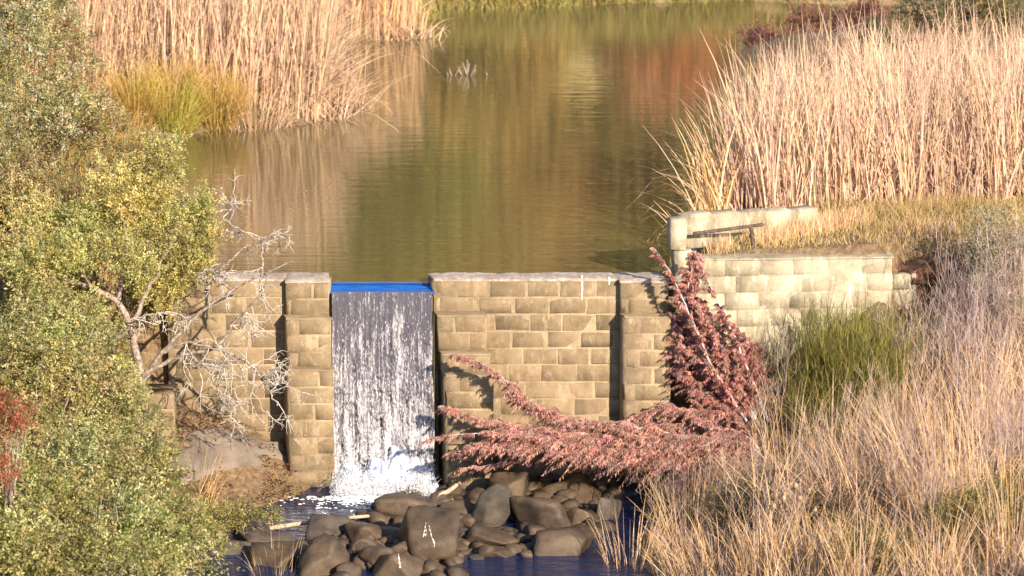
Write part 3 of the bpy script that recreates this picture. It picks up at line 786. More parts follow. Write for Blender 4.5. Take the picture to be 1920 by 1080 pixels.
# sloping slabs beside the dam's foot
def slab(name, pts, thick, label, seed):
    """tilted rock sheet through four ground points, with a broken edge"""
    P = np.array(pts, float); c = P.mean(0)
    nx = 28; U, W = np.meshgrid(np.linspace(0, 1, nx), np.linspace(0, 1, nx), indexing='ij')
    B = (P[0] * ((1 - U) * (1 - W))[..., None] + P[1] * (U * (1 - W))[..., None] + P[2] * (U * W)[..., None] + P[3] * ((1 - U) * W)[..., None])
    e = np.minimum(np.minimum(U, 1 - U), np.minimum(W, 1 - W)) * 2
    B[..., 0] += 0.10 * (fbm(U * 3, W * 3, seed) - 0.47); B[..., 1] += 0.10 * (fbm(U * 3, W * 3, seed + 4) - 0.47)
    B[..., 2] += 0.12 * (fbm(U * 3, W * 2, seed + 8) - 0.47) - thick * (1 - np.clip(e / 0.22, 0, 1)) ** 2
    B[..., 2] = np.maximum(B[..., 2], height(B[..., 0], B[..., 1]) + 0.06 * np.clip(e / 0.15, 0, 1) - 0.01)
    ii = np.arange(nx - 1)[:, None] * nx + np.arange(nx - 1)[None]
    ac = Acc(); ac.add(B.reshape(-1, 3), np.stack([ii, ii + nx, ii + nx + 1, ii + 1], -1).reshape(-1, 4))
    lo = B.copy(); lo[..., 2] -= thick * 1.5
    for ed in (np.s_[:, 0], np.s_[:, -1], np.s_[0, :], np.s_[-1, :]):
        v = np.concatenate([B[ed], lo[ed]]); jj = np.arange(nx - 1); ac.add(v, np.stack([jj, jj + 1, jj + 1 + nx, jj + nx], -1))
    base = c - np.array([0, 0, thick])
    return single(name, ac, M_SLAB, base, label, 'rock', 'sloping slabs at the foot of the dam', smooth=True)
slab('rock_slab', [at_z(350, 880, -1.95), at_z(590, 905, -2.36), at_z(535, 822, -1.78), at_z(350, 806, -1.60)], 0.22, 'smooth grey slab sloping from the dam foot to the foam', 91)
slab('rock_slab', [at_z(320, 935, -2.22), at_z(505, 928, -2.36), at_z(470, 888, -2.18), at_z(315, 866, -1.9)], 0.2, 'lower grey slab strewn with dead leaves beneath the bare twigs', 95)

def log(p, r, label):
    ac = Acc(); P = smooth_path(p, 12); K_ = len(P)
    P = P + rng.normal(0, r * 0.12, P.shape)
    add_tube(ac, P, r * np.linspace(1, 0.7, K_), 7)
    single('driftwood', ac, M_DRIFT, P[0], label, 'driftwood', smooth=True)
log([at_z(812, 936, -2.26), at_z(836, 924, -2.2), at_z(856, 910, -2.12)], 0.035, 'short pale driftwood stick jutting up beside the foam')
log([at_z(505, 990, -2.27), at_z(590, 978, -2.22), at_z(690, 968, -2.18)], 0.028, 'long thin floating branch reaching to the boulders')
tw = thing('floating_twigs', at_z(868, 142, 0), 'dead twig cluster poking out of the middle of the pond', 'twigs')
ac = Acc()
for (x0, x1, y1) in ((848, 842, 128), (850, 862, 126), (874, 880, 118), (876, 876, 112), (884, 892, 130), (868, 858, 124), (880, 892, 122), (914, 912, 136), (842, 838, 136), (878, 868, 118)):
    add_tube(ac, smooth_path([at_z(x0, 146, -0.05), at_y(x0 * .4 + x1 * .6, (146 + y1) / 2, 16.9), at_y(x1, y1, 16.9)], 5), np.linspace(0.022, 0.009, 5), 4)
part('twig', ac, M_BARK, tw)

# ================================================================== PLANTS: builders
STRAW = [(0.66, 0.45, 0.29), (0.76, 0.55, 0.38), (0.52, 0.34, 0.23), (0.72, 0.50, 0.28), (0.62, 0.44, 0.33)]
GOLD = [(0.64, 0.41, 0.17), (0.74, 0.50, 0.24), (0.54, 0.33, 0.14)]
PINKISH = [(0.56, 0.37, 0.29), (0.66, 0.45, 0.34), (0.46, 0.30, 0.26), (0.72, 0.50, 0.33)]
def in_poly(x, y, poly): return poly_sd(x, y, np.array(poly, float)) < 0
def scatter(poly, n):
    poly = np.array(poly, float); lo, hi = poly.min(0), poly.max(0)
    out = []; m = 0
    while m < n:
        p = rng.uniform(lo, hi, (n * 2, 2)); p = p[in_poly(p[:, 0], p[:, 1], poly)]
        out.append(p); m += len(p)
    p = np.concatenate(out)[:n]
    return np.concatenate([p, height(p[:, 0], p[:, 1])[:, None]], 1)
def reeds(name, poly, n, hmin, hmax, cols, label, width=(0.010, 0.026), lean_dir=0.0, lean=0.12, bend=0.35, kind='stuff', broken=0.22, S=5):
    B = scatter(poly, n); B[:, 2] -= 0.05
    ac = Acc()
    clump = 0.5 * vnoise(B[:, 0] * 2.3, B[:, 1] * 2.3, 31) + 0.5 * vnoise(B[:, 0] * 6.3, B[:, 1] * 6.3, 32)
    h = (hmin + (hmax - hmin) * rng.beta(2, 1.4, n)) * (0.6 + 0.6 * clump) * rng.choice([0.55, 0.8, 1.0, 1.0, 1.12], n)
    az = np.where(rng.random(n) < 0.5, lean_dir + rng.normal(0, 0.7, n), rng.uniform(0, 6.28, n))
    ln = np.abs(rng.normal(0, lean, n)); bd = np.abs(rng.normal(0, bend, n))
    br = rng.random(n) < broken; ln[br] += rng.uniform(0.3, 1.0, br.sum()); bd[br] += rng.uniform(0.3, 1.3, br.sum())
    c = palette(cols, n, 0.18) * (0.85 + 0.3 * vnoise(B[:, 0] * 1.3 + 9, B[:, 1] * 1.3, 33))[:, None]
    V, Q, _ = ribbons(B, h, az, ln, bd, rng.uniform(*width, n), S)
    ac.add(V, Q, None, np.repeat(c, (S + 1) * 2, 0))
    base = np.array([B[:, 0].mean(), B[:, 1].mean(), B[:, 2].min()])
    return single(name, ac, M_STRAW, base, label, 'reeds', kind=kind)
def crown_leaves(acc, lobes, dens, per, L, W, cols, spray=0.16, up=0.2, droop=0.0, accent=None, shell=0.45):
    """sprays of small leaves spread through each lobe (centre, radius or radii)"""
    sub = []
    for (c, r) in lobes:
        r = np.broadcast_to(np.asarray(r, float), (3,)); c = np.asarray(c, float)
        sub.append((c, r * 0.72))
        for _ in range(9):
            u = nrm(rng.normal(0, 1, 3)); sub.append((c + u * r * rng.uniform(0.6, 0.85), r * rng.uniform(0.26, 0.46)))
    for (c, r) in sub:
        n = int(0.62 * dens * (r[0] * r[2] + r[0] * r[1]) * 6)
        u = nrm(rng.normal(0, 1, (n, 3)))
        q = rng.uniform(0.06, 1, n) ** shell
        q *= 0.78 + 0.5 * vnoise(u[:, 0] * 2.5 + c[0] * 3 + 20, u[:, 2] * 2.5 + u[:, 1] * 1.5 + c[2] * 3 + 20, 77)
        p = c + u * q[:, None] * r
        d = nrm(u * 0.9 + rng.normal(0, 0.45, (n, 3)) + np.array([0, 0, up]))
        ls = spray * rng.uniform(0.5, 1.5, n)
        t = rng.random((n, per))
        lp = p[:, None] + d[:, None] * (t * ls[:, None])[..., None] + rng.normal(0, spray * 0.10, (n, per, 3))
        lp[..., 2] -= droop * t ** 2 * ls[:, None]
        ld = nrm(d[:, None] * 0.6 + rng.normal(0, 0.6, (n, per, 3)) - np.array([0, 0, droop]))
        cc = palette(cols, n, 0.22) * rng.uniform(0.78, 1.25) * np.array([rng.uniform(0.9, 1.12), 1.0, rng.uniform(0.85, 1.15)])
        if accent is not None:
            m_ = rng.random(n) < accent[0]; cc[m_] = palette(accent[1], m_.sum())
        cl = np.repeat(cc, per, 0) * rng.uniform(0.8, 1.25, (n * per, 1))
        k = n * per
        add_leaves(acc, lp.reshape(-1, 3), ld.reshape(-1, 3), L * rng.uniform(0.7, 1.3, k), W * rng.uniform(0.7, 1.3, k), cl)
def twigs_in(acc, root, lobes, n, r0=0.012, col=(1, 1, 1), jit=0.06):
    for (c, r) in lobes:
        r = np.broadcast_to(np.asarray(r, float), (3,))
        for _ in range(n):
            e = np.asarray(c) + nrm(rng.normal(0, 1, 3)) * r * 0.85
            m1 = np.asarray(root) * 0.45 + e * 0.55 + rng.normal(0, jit, 3) + np.array([0, 0, 0.12])
            P = smooth_path([root, m1, e], 7); P[1:-1] += rng.normal(0, jit * 0.25, (5, 3))
            add_tube(acc, P, np.linspace(r0, 0.003, 7), 4, col)
def lobe(px, py, y, rpx, squash=1.0):
    s = scale_at(y); return (at_y(px, py, y), (rpx / s, rpx / s * 0.9, rpx / s * squash))
def bush(name, root, lobes, label, cat, cols, dens=140, per=16, L=0.035, W=0.016, spray=0.16, accent=None, mat_=None, twig=5, group=None, tm=None, **k):
    root = np.asarray(root, float)
    t = thing(name, root, label, cat, group)
    ac = Acc(); crown_leaves(ac, lobes, dens, per, L, W, cols, spray, accent=accent, **k)
    part('crown', ac, mat_ or M_LEAF, t)
    ac = Acc(); twigs_in(ac, root, lobes, twig)
    part('branch', ac, tm or M_BARK, t)
    return t

# ================================================================== PLANTS: around the pond
reeds('reeds', [(-9.5, 12.3), (-5.2, 12.2), (-3.9, 11.9), (-3.0, 12.0), (-2.75, 13), (-3.0, 15), (-3.4, 19), (-5, 21), (-12, 21)], 15000, 1.9, 2.6, STRAW,
      'tall pale straw reed bed on the bank left of the pond', lean=0.10, bend=0.32)
reeds('reeds', [(-3.6, 12.0), (-2.6, 12.3), (-2.25, 13.4), (-2.7, 14.2), (-3.6, 13.5)], 420, 0.6, 1.5, STRAW,
      'fallen straw reeds fanning out over the water', lean=0.7, bend=1.0, lean_dir=-0.3, broken=0.3)
reeds('reeds', [(-3.9, 20.9), (-1.9, 21.2), (-1.6, 21.7), (-2.1, 24.5), (-5, 25), (-5, 21.5)], 2600, 1.5, 2.3, STRAW + GOLD,
      'farther clump of yellow reeds on the point across the water', lean=0.10, bend=0.3, broken=0.12)
reeds('reeds', [(-2.2, 21.0), (-1.3, 21.2), (-1.5, 21.9), (-2.4, 21.9)], 130, 0.4, 0.9, STRAW,
      'broken reed stubs trailing off the farther point', lean=0.8, bend=0.9, lean_dir=0.0, broken=0.4)
reeds('reeds', [(2.6, 3.0), (3.2, 2.35), (4.2, 2.3), (11, 2.6), (11, 9.5), (6.2, 8.2), (4.4, 7.2), (3.4, 6.0), (2.95, 4.6)], 14500, 1.35, 2.05, STRAW + PINKISH[:2],
      'broad pinkish straw reed bed on the bank right of the pond', lean=0.15, bend=0.5, lean_dir=1.9)
reeds('reeds', [(2.3, 2.2), (2.6, 2.0), (3.0, 4.0), (2.8, 4.6), (2.4, 3.3)], 190, 0.9, 1.7, GOLD + STRAW[:2],
      'orange reeds leaning out over the water beside the parapet', lean=0.24, bend=0.8, lean_dir=math.pi, broken=0.15)
reeds('reeds', [(1.95, 0.9), (2.15, 0.8), (2.35, 2.3), (2.05, 2.3)], 46, 0.7, 1.3, GOLD + STRAW[:2],
      'few arching reed blades drooping to the water behind the block pier', lean=0.45, bend=2.1, lean_dir=math.pi, broken=0.0, S=8)
# sedge mound and weeds on the near left bank
SEDGE = [(0.50, 0.30, 0.09), (0.56, 0.38, 0.14), (0.42, 0.30, 0.06)]
def tuft(name, base, n, h0, h1, cols, label, cat='grass', spread=0.25, lean=0.35, bend=0.6, w=(0.005, 0.011), group=None, S=5, az0=None, azs=6.28, m=None):
    base = np.asarray(base, float)
    r = spread * np.sqrt(rng.random(n)); a_ = rng.uniform(0, 6.28, n)
    B = base + np.stack([r * np.cos(a_), r * np.sin(a_), np.zeros(n)], -1)
    B[:, 2] = height(B[:, 0], B[:, 1]) - 0.03
    ac = Acc()
    az = a_ if az0 is None else rng.normal(az0, azs, n)
    add_ribbons(ac, B, rng.uniform(h0, h1, n), az, np.abs(rng.normal(0, lean, n)), np.abs(rng.normal(0, bend, n)), rng.uniform(*w, n), cols, S)
    return single(name, ac, m or M_STRAW, (base[0], base[1], float(height(base[0], base[1]))), label, cat, group)
for (px, py, n, cols, lab) in ((400, 228, 1300, SEDGE, 'rounded golden sedge mound beside the left reeds'),
                               (318, 236, 700, [(0.34, 0.33, 0.05), (0.42, 0.38, 0.08), (0.48, 0.34, 0.10)], 'green and yellow sedge clump at the water edge'),
                               (255, 215, 700, SEDGE, 'golden sedge clump among the bushes on the left bank'),
                               (330, 190, 700, SEDGE + STRAW[:1], 'straw coloured sedge mound against the left reeds'),
                               (170, 300, 600, SEDGE + [(0.3, 0.26, 0.08)], 'rusty golden weeds above the yellow green tree')):
    tuft('sedge', ground_hit(px, py), n, 0.45, 0.95, cols, lab, 'sedge', 0.30, 0.5, 1.1, (0.007, 0.014), 'sedge clumps on the left bank', S=7)
tuft('sedge', ground_hit(478, 232), 260, 0.3, 0.8, STRAW, 'flattened straw at the foot of the left reeds', 'sedge', 0.5, 0.8, 1.0, (0.008, 0.016))
# far shore
tuft('sedge', at_z(850, 18, 0.1), 500, 0.25, 0.5, [(0.22, 0.22, 0.05), (0.4, 0.32, 0.1)], 'short green grass tuft on the far shore', 'sedge', 0.9, 0.3, 0.5, (0.01, 0.02))
tuft('sedge', at_z(1010, 6, 0.1), 500, 0.25, 0.5, [(0.3, 0.27, 0.07), (0.45, 0.35, 0.12)], 'yellowish grass tuft at the middle of the far shore', 'sedge', 0.9, 0.3, 0.5, (0.01, 0.02))
OLIVE = [(0.16, 0.145, 0.045), (0.22, 0.195, 0.06), (0.12, 0.115, 0.04)]
LIME = [(0.50, 0.46, 0.17), (0.60, 0.55, 0.23), (0.40, 0.37, 0.14)]
MAUVE = [(0.24, 0.10, 0.085), (0.30, 0.14, 0.11), (0.20, 0.09, 0.08), (0.36, 0.20, 0.14)]
SAGE = [(0.38, 0.35, 0.21), (0.46, 0.42, 0.26), (0.30, 0.28, 0.16)]
bush('shrub', at_z(1520, 95, 0.2), [lobe(1440, 78, 20.5, 45, .6), (lobe(1530, 55, 21.0, 60, .6)), lobe(1620, 40, 21.5, 60, .6), lobe(1490, 90, 20.2, 40, .5)],
     'low dark maroon shrub on the far bank behind the right reeds', 'shrub', MAUVE, 120, 14, 0.06, 0.02, 0.22)
bush('shrub', at_z(1650, 100, 0.3), [lobe(1645, 70, 13, 34, 1.3)], 'small blue green shrub rising behind the right reed tops', 'shrub', [(0.10, 0.13, 0.07), (0.16, 0.19, 0.11)], 260, 14, 0.05, 0.015)
bush('shrub', at_z(1800, 60, 0.4), [lobe(1740, 25, 14, 60, .6), lobe(1830, 20, 14, 70, .6), lobe(1900, 30, 14, 60, .6)],
     'hazy olive shrub beyond the right reeds in the corner', 'shrub', [(0.30, 0.25, 0.14), (0.36, 0.30, 0.16), (0.24, 0.22, 0.10)], 140, 14, 0.05, 0.02)
# slope beyond the far shore, seen only as reflections
FAR = [(-9, 30, 2.6, 'green'), (-5.5, 29.5, 2.0, 'gold'), (-3.2, 31, 2.8, 'green'), (-0.6, 29, 1.3, 'gold'), (0.9, 33, 2.0, 'gold'), (3.1, 28.8, 1.05, 'red'), (2.6, 32.5, 1.4, 'brown'),
       (4.5, 29.6, 1.0, 'pale'), (5.8, 30, 2.2, 'green'), (8.5, 31, 2.6, 'gold'), (-1.6, 38, 3.0, 'gold'), (5, 39, 3.0, 'green'), (-7, 40, 3.4, 'brown'), (1.5, 44, 3.4, 'brown'), (10, 40, 3.6, 'green'), (-4.2, 47, 2.6, 'gold'), (-2.2, 52, 3.0, 'green'), (3.4, 50, 3.0, 'gold'), (0.2, 56, 3.2, 'green'), (6.8, 48, 3.0, 'brown')]
FC = {'green': [(0.26, 0.26, 0.07), (0.34, 0.32, 0.10)], 'gold': [(0.58, 0.42, 0.16), (0.5, 0.37, 0.14)], 'red': [(0.62, 0.27, 0.15), (0.62, 0.36, 0.20)],
      'pale': [(0.55, 0.48, 0.38), (0.5, 0.42, 0.3)], 'brown': [(0.46, 0.29, 0.13), (0.38, 0.29, 0.11)]}
FL = ['tall', 'broad', 'dense', 'low', 'loose', 'rounded', 'spreading', 'bleached', 'bushy', 'wide', 'upper', 'high', 'leaning', 'topmost', 'outer', 'hillside', 'slender', 'domed', 'distant', 'ragged']
for (x, y, r, kd), w in zip(FAR, FL):
    z = float(height(x, y))
    bush('bank_tree', (x, y, z), [((x, y, z + r * 0.85), (r * 0.8, r * 0.7, r * 0.9)), ((x + r * 0.5, y, z + r * 0.5), r * 0.55), ((x - r * 0.5, y + .3, z + r * 0.55), r * 0.6)],
         f'{w} {kd} leaved tree beyond the far shore mirrored in the pond', 'tree', FC[kd], 34, 12, 0.16, 0.10, 0.45, twig=3, group='trees beyond the far shore')

# ================================================================== PLANTS: left foreground
# lichen covered tree with a living yellow-green side and a bare side
tr_base = at_y(262, 800, -0.95)
tree = thing('thorn_tree', tr_base, 'lichen covered tree with feathery yellow green crown leaning at the dam end', 'tree')
ac = Acc()
def ty(pts, y0, y1=None):
    y1 = y0 if y1 is None else y1; k = np.linspace(0, 1, len(pts))
    return [at_y(p[0], p[1], y0 + (y1 - y0) * q) for p, q in zip(pts, k)]
def wiggle(P, a_): P = P.copy(); P[1:-1] += rng.normal(0, a_, (len(P) - 2, 3)); return P
add_tube(ac, wiggle(smooth_path(ty([(262, 810), (266, 750), (264, 708), (246, 612), (222, 563), (162, 536), (139, 480)], -0.95, -0.9), 26), 0.008), np.linspace(0.062, 0.022, 26), 8)
add_tube(ac, wiggle(smooth_path(ty([(246, 612), (215, 640), (190, 600), (120, 560)], -0.93, -0.8), 14), 0.01), np.linspace(0.03, 0.01, 14), 6)
add_tube(ac, wiggle(smooth_path(ty([(222, 563), (232, 500), (240, 440), (220, 380)], -0.9, -0.7), 16), 0.01), np.linspace(0.032, 0.01, 16), 6)
add_tube(ac, wiggle(smooth_path(ty([(162, 536), (110, 519), (60, 470), (30, 455)], -0.9, -0.8), 14), 0.01), np.linspace(0.03, 0.01, 14), 6)
add_tube(ac, wiggle(smooth_path(ty([(246, 612), (270, 560), (300, 500), (330, 440)], -0.93, -0.7), 14), 0.01), np.linspace(0.035, 0.01, 14), 6)
trunk = part('trunk', ac, M_BARK, tree, True)
TL = [lobe(340, 440, -.5, 62), lobe(255, 375, -.4, 80), lobe(372, 395, -.4, 34), lobe(175, 440, -.3, 72), lobe(90, 500, -.4, 70), lobe(300, 540, -.3, 46), lobe(355, 500, -.4, 40),
      lobe(150, 590, -.2, 70), lobe(300, 310, -.2, 46), lobe(50, 590, -.6, 80), lobe(60, 410, -.2, 60), lobe(185, 640, -.2, 60), lobe(20, 480, -.7, 50), lobe(392, 450, -.5, 22), lobe(322, 275, -.2, 18), lobe(120, 470, -1.3, 46), lobe(215, 480, -1.25, 42), lobe(60, 520, -1.4, 55), lobe(160, 590, -1.3, 36), lobe(270, 500, -1.2, 30)]
ac = Acc()
crown_leaves(ac, TL, 290, 16, 0.036, 0.017, LIME, 0.15, accent=(0.05, [(0.52, 0.36, 0.05), (0.2, 0.19, 0.06)]), shell=0.5)
part('crown', ac, M_LEAF, tree)
ac = Acc()
limbs = [ty([(266, 716), (300, 663), (361, 597), (433, 541), (500, 513), (548, 490)], -0.95, -1.25), ty([(266, 705), (344, 660), (411, 655), (439, 602), (489, 558), (505, 505)], -1.0, -1.3),
         ty([(300, 663), (350, 640), (430, 660), (470, 720)], -1.0, -1.35), ty([(344, 660), (390, 690), (420, 760)], -1.0, -1.4), ty([(411, 655), (470, 680), (520, 760)], -1.1, -1.3),
         ty([(489, 558), (492, 500), (490, 450), (545, 428)], -1.2, -1.2), ty([(490, 450), (450, 432), (418, 408)], -1.2, -1.2), ty([(361, 597), (300, 585), (240, 600)], -1.0, -1.2),
         ty([(433, 541), (400, 520), (440, 480)], -1.05, -1.1)]
rad0 = [0.032, 0.028, 0.02, 0.02, 0.02, 0.018, 0.012, 0.018, 0.012]
twg = Acc()
def twig(p, d, L_, r, lev):
    n_ = 7; P = [np.asarray(p)]
    for _ in range(n_):
        d = nrm(d + rng.normal(0, 0.24, 3) + np.array([0.02, 0, -0.05])); P.append(P[-1] + d * L_ / n_)
    P = np.array(P); add_tube(twg, P, np.linspace(r, r * 0.3, len(P)), 4)
    if lev:
        for _ in range(rng.integers(3, 6)):
            j = rng.integers(2, n_); dd = nrm(d * 0.5 + rng.normal(0, 0.7, 3) * np.array([1, 0.6, 1]))
            twig(P[j], dd, L_ * rng.uniform(0.35, 0.6), r * 0.7, lev - 1)
for j, (lb, r) in enumerate(zip(limbs, rad0)):
    P = wiggle(smooth_path(lb, 22), 0.010)
    add_tube(ac, P, np.linspace(r, 0.009, 22), 6)
    for q in range(7 if j < 5 else 4):
        i0 = rng.integers(6, 22)
        dd = nrm(np.array([rng.uniform(-0.3, 1), rng.uniform(-0.5, 0.3), rng.uniform(-1.0, 0.5 if j != 0 else 0.8)]))
        twig(P[i0], dd, rng.uniform(0.22, 0.55), 0.0085, 2 if q < 4 else 1)
for (px, py) in ((420, 690), (395, 720), (440, 730), (470, 740), (500, 770), (455, 700), (410, 650), (375, 700), (480, 690), (430, 780)):   # hanging lichen twigs
    p = at_y(px, py, -1.35); twig(p, np.array([rng.uniform(-.1, .5), 0, -1.0]), rng.uniform(0.3, 0.6), 0.0075, 2)
part('bare_branch', ac, M_BARK, tree, True)
part('bare_twig', twg, M_PALE, tree)
# bushes in front of it
OL2 = [(0.38, 0.37, 0.14), (0.49, 0.46, 0.19), (0.28, 0.275, 0.10), (0.58, 0.53, 0.26)]
bush('bush', at_y(60, 1000, -3.2), [lobe(60, 720, -2.6, 105), lobe(170, 740, -2.4, 85), lobe(20, 640, -2.2, 85), lobe(120, 660, -2.0, 70), lobe(235, 790, -2.4, 62), lobe(60, 840, -2.9, 110), lobe(195, 650, -1.7, 40), lobe(165, 600, -1.7, 42), lobe(215, 720, -1.9, 44), lobe(90, 590, -1.8, 60)],
     'mid height olive bush below the yellow green crown', 'bush', OL2, 170, 15, 0.042, 0.018, 0.17, accent=(0.15, [(0.48, 0.34, 0.17), (0.40, 0.29, 0.16), (0.1, 0.1, 0.04)]))
bush('bush', at_y(190, 1110, -6.0), [lobe(150, 880, -4.6, 100), lobe(265, 900, -4.4, 75), lobe(80, 980, -5.4, 125), lobe(220, 1000, -5.6, 105), lobe(320, 990, -5.0, 66), lobe(335, 1065, -5.6, 80), lobe(150, 1080, -6.4, 120), lobe(285, 850, -4.0, 45), lobe(10, 1050, -6.3, 110), lobe(250, 1090, -6.2, 90), lobe(10, 930, -5.6, 80)],
     'large olive green bush filling the lower left corner', 'bush', OL2 + [(0.24, 0.25, 0.08)], 160, 15, 0.044, 0.018, 0.18, accent=(0.13, [(0.48, 0.36, 0.14), (0.42, 0.31, 0.16), (0.09, 0.1, 0.035)]))
bush('bush', at_z(455, 985, -2.3), [lobe(400, 968, -2.9, 42, .5), lobe(455, 962, -2.8, 34, .45), lobe(505, 966, -2.8, 24, .4), lobe(385, 1000, -3.1, 45, .6)],
     'low creeping green bush hanging over the shallows', 'bush', [(0.36, 0.32, 0.12), (0.46, 0.40, 0.16), (0.26, 0.24, 0.08)], 330, 16, 0.03, 0.012, 0.13)
bush('shrub', at_y(15, 960, -5.9), [lobe(22, 785, -5.9, 44, .8), lobe(-8, 770, -5.9, 40), lobe(2, 885, -6.9, 32)],
     'bright rust red shrub at the left picture edge', 'shrub', [(0.42, 0.12, 0.07), (0.34, 0.10, 0.06), (0.48, 0.20, 0.11), (0.3, 0.2, 0.08)], 230, 14, 0.034, 0.013, 0.14)
# taller shrubs farther up the left bank
PALE = [(0.37, 0.34, 0.15), (0.47, 0.42, 0.21), (0.27, 0.255, 0.10), (0.64, 0.57, 0.37)]
bush('shrub', at_y(40, 480, 3.5), [lobe(30, 60, 3.2, 100), lobe(120, 100, 3.4, 75), lobe(50, 200, 3.0, 105), lobe(140, 220, 3.2, 70), lobe(40, 320, 2.8, 90), lobe(10, -10, 3.4, 90), lobe(100, 20, 3.6, 60)],
     'tall muted shrub with pale small leaves in the upper left corner', 'shrub', PALE, 150, 17, 0.035, 0.017, 0.16, accent=(0.05, [(0.40, 0.12, 0.06), (0.08, 0.09, 0.03)]))
bush('shrub', at_y(240, 400, 2.6), [lobe(200, 300, 2.4, 60), lobe(255, 320, 2.0, 50), lobe(130, 370, 2.2, 65), lobe(205, 240, 2.8, 45), lobe(290, 275, 2.2, 36)],
     'grey green shrub between the tall shrub and the yellow green tree', 'shrub', [(0.40, 0.33, 0.15), (0.48, 0.39, 0.18), (0.32, 0.27, 0.11)], 170, 17, 0.032, 0.014, 0.15, accent=(0.10, [(0.50, 0.27, 0.08)]))
bush('shrub', at_y(30, 520, 0.6), [lobe(30, 410, 0.5, 50), lobe(85, 425, 0.6, 32), lobe(20, 460, .4, 46)],
     'small dark green shrub in a hollow left of the tree crown', 'shrub', [(0.07, 0.085, 0.025), (0.11, 0.12, 0.035)], 300, 16, 0.03, 0.014, 0.13)
# dead leaves on the slabs
ac = Acc(); N = 2600
p = np.stack([rng.uniform(-4.1, -2.35, N), rng.uniform(-1.7, -0.05, N)], -1)
keep = fbm(p[:, 0] * 2.6, p[:, 1] * 2.6, 55) > 0.47
p = p[keep]; P = np.concatenate([p, height(p[:, 0], p[:, 1])[:, None] + rng.uniform(0.02, 0.10, (len(p), 1))], 1)
d = rng.normal(0, 1, (len(P), 3)); d[:, 2] *= 0.25
add_leaves(ac, P, d, rng.uniform(0.025, 0.05, len(P)), 0.02, palette([(0.13, 0.05, 0.035), (0.09, 0.04, 0.03), (0.34, 0.22, 0.05)], len(P)))
single('fallen_leaves', ac, M_LEAF, (-3.2, -0.8, -2.0), 'dark red brown dead leaves littering the slabs', kind='stuff')
tuft('grass_tuft', at_z(515, 1075, -2.35), 90, 0.35, 0.75, GOLD + STRAW[:2], 'upright golden grass tuft at the lower edge before the boulders', 'grass', 0.22, 0.3, 0.5, (0.005, 0.009), S=6)
tuft('grass_tuft', at_z(385, 940, -2.2), 26, 0.4, 0.8, GOLD, 'few long golden stems crossing the leafy slab', 'grass', 0.12, 0.4, 0.5, (0.005, 0.009), az0=0.5, azs=0.8, S=6)

# ================================================================== PLANTS: withered red boughs
RUST = [(0.50, 0.34, 0.28), (0.64, 0.34, 0.28), (0.56, 0.28, 0.24), (0.70, 0.40, 0.33), (0.60, 0.33, 0.25), (0.42, 0.26, 0.20)]
def fronds(acc, stems, P, per_m, tl, cols, hang=0.8, fan=1.0, leafL=0.05, start=0.1, dens=18, side=None):
    """drooping feathery side twigs along a bough"""
    P = np.asarray(P); seg = np.linalg.norm(np.diff(P, axis=0), axis=1); s = np.concatenate([[0], np.cumsum(seg)])
    n = int(s[-1] * per_m); u = rng.uniform(start * s[-1], s[-1], n)
    b = np.stack([np.interp(u, s, P[:, k]) for k in range(3)], 1)
    tg = nrm(np.stack([np.interp(u, s, np.gradient(P[:, k])) for k in range(3)], 1))
    sd = nrm(np.cross(tg, np.array([0, 0.35, 1.0]))) * np.where(rng.random(n) < 0.5, 1, -1)[:, None]
    d = nrm(tg * 0.8 + sd * fan * rng.uniform(0.3, 1.0, (n, 1)) + rng.normal(0, 0.22, (n, 3)) + np.array([0, 0, 0.12]))
    L_ = tl * rng.uniform(0.5, 1.25, n) * (1 - 0.72 * (u / s[-1]) ** 2.5)
    t = np.linspace(0.05, 1, dens)
    tp = b[:, None] + d[:, None] * (t[None] * L_[:, None])[..., None]
    tp[..., 2] -= hang * 0.55 * (t[None] ** 2) * L_[:, None]
    cc = palette(cols, n, 0.28)
    # twig itself
    w = 0.003
    V = np.stack([tp - np.array([w, 0, w]), tp + np.array([w, 0, w])], 2); i_ = np.arange(n)[:, None] * dens * 2 + np.arange(dens - 1)[None] * 2
    acc.add(V, np.stack([i_, i_ + 1, i_ + 3, i_ + 2], -1).reshape(-1, 4), None, np.repeat(cc * 0.8, dens * 2, 0))
    for sgn in (-1, 1, 0):
        ld = nrm(d[:, None] * 0.35 + np.cross(d, [0, 0, 1.0])[:, None] * sgn * 0.6 + rng.normal(0, 0.22, (n, dens, 3)) - np.array([0, 0, hang]))
        k = n * dens
        add_leaves(acc, tp.reshape(-1, 3), ld.reshape(-1, 3), leafL * rng.uniform(0.6, 1.3, k), 0.009, np.repeat(cc, dens, 0) * rng.uniform(0.8, 1.2, (k, 1)))
def frond_tree(name, base, boughs, label, cat, per_m, tl, cols, hang, r0, **k):
    t = thing(name, base, label, cat)
    f_, s_ = Acc(), Acc()
    for pts, rr, pm, tl_ in boughs:
        P = wiggle(smooth_path(pts, 22), 0.006)
        add_tube(s_, P, np.linspace(rr, 0.004, 22), 6)
        if pm: fronds(f_, s_, P, per_m * pm, tl * tl_, cols, hang, **k)
    part('stem', s_, M_GREYSTEM, t, True); part('frond', f_, M_RUST, t)
    return t
fy = -1.1
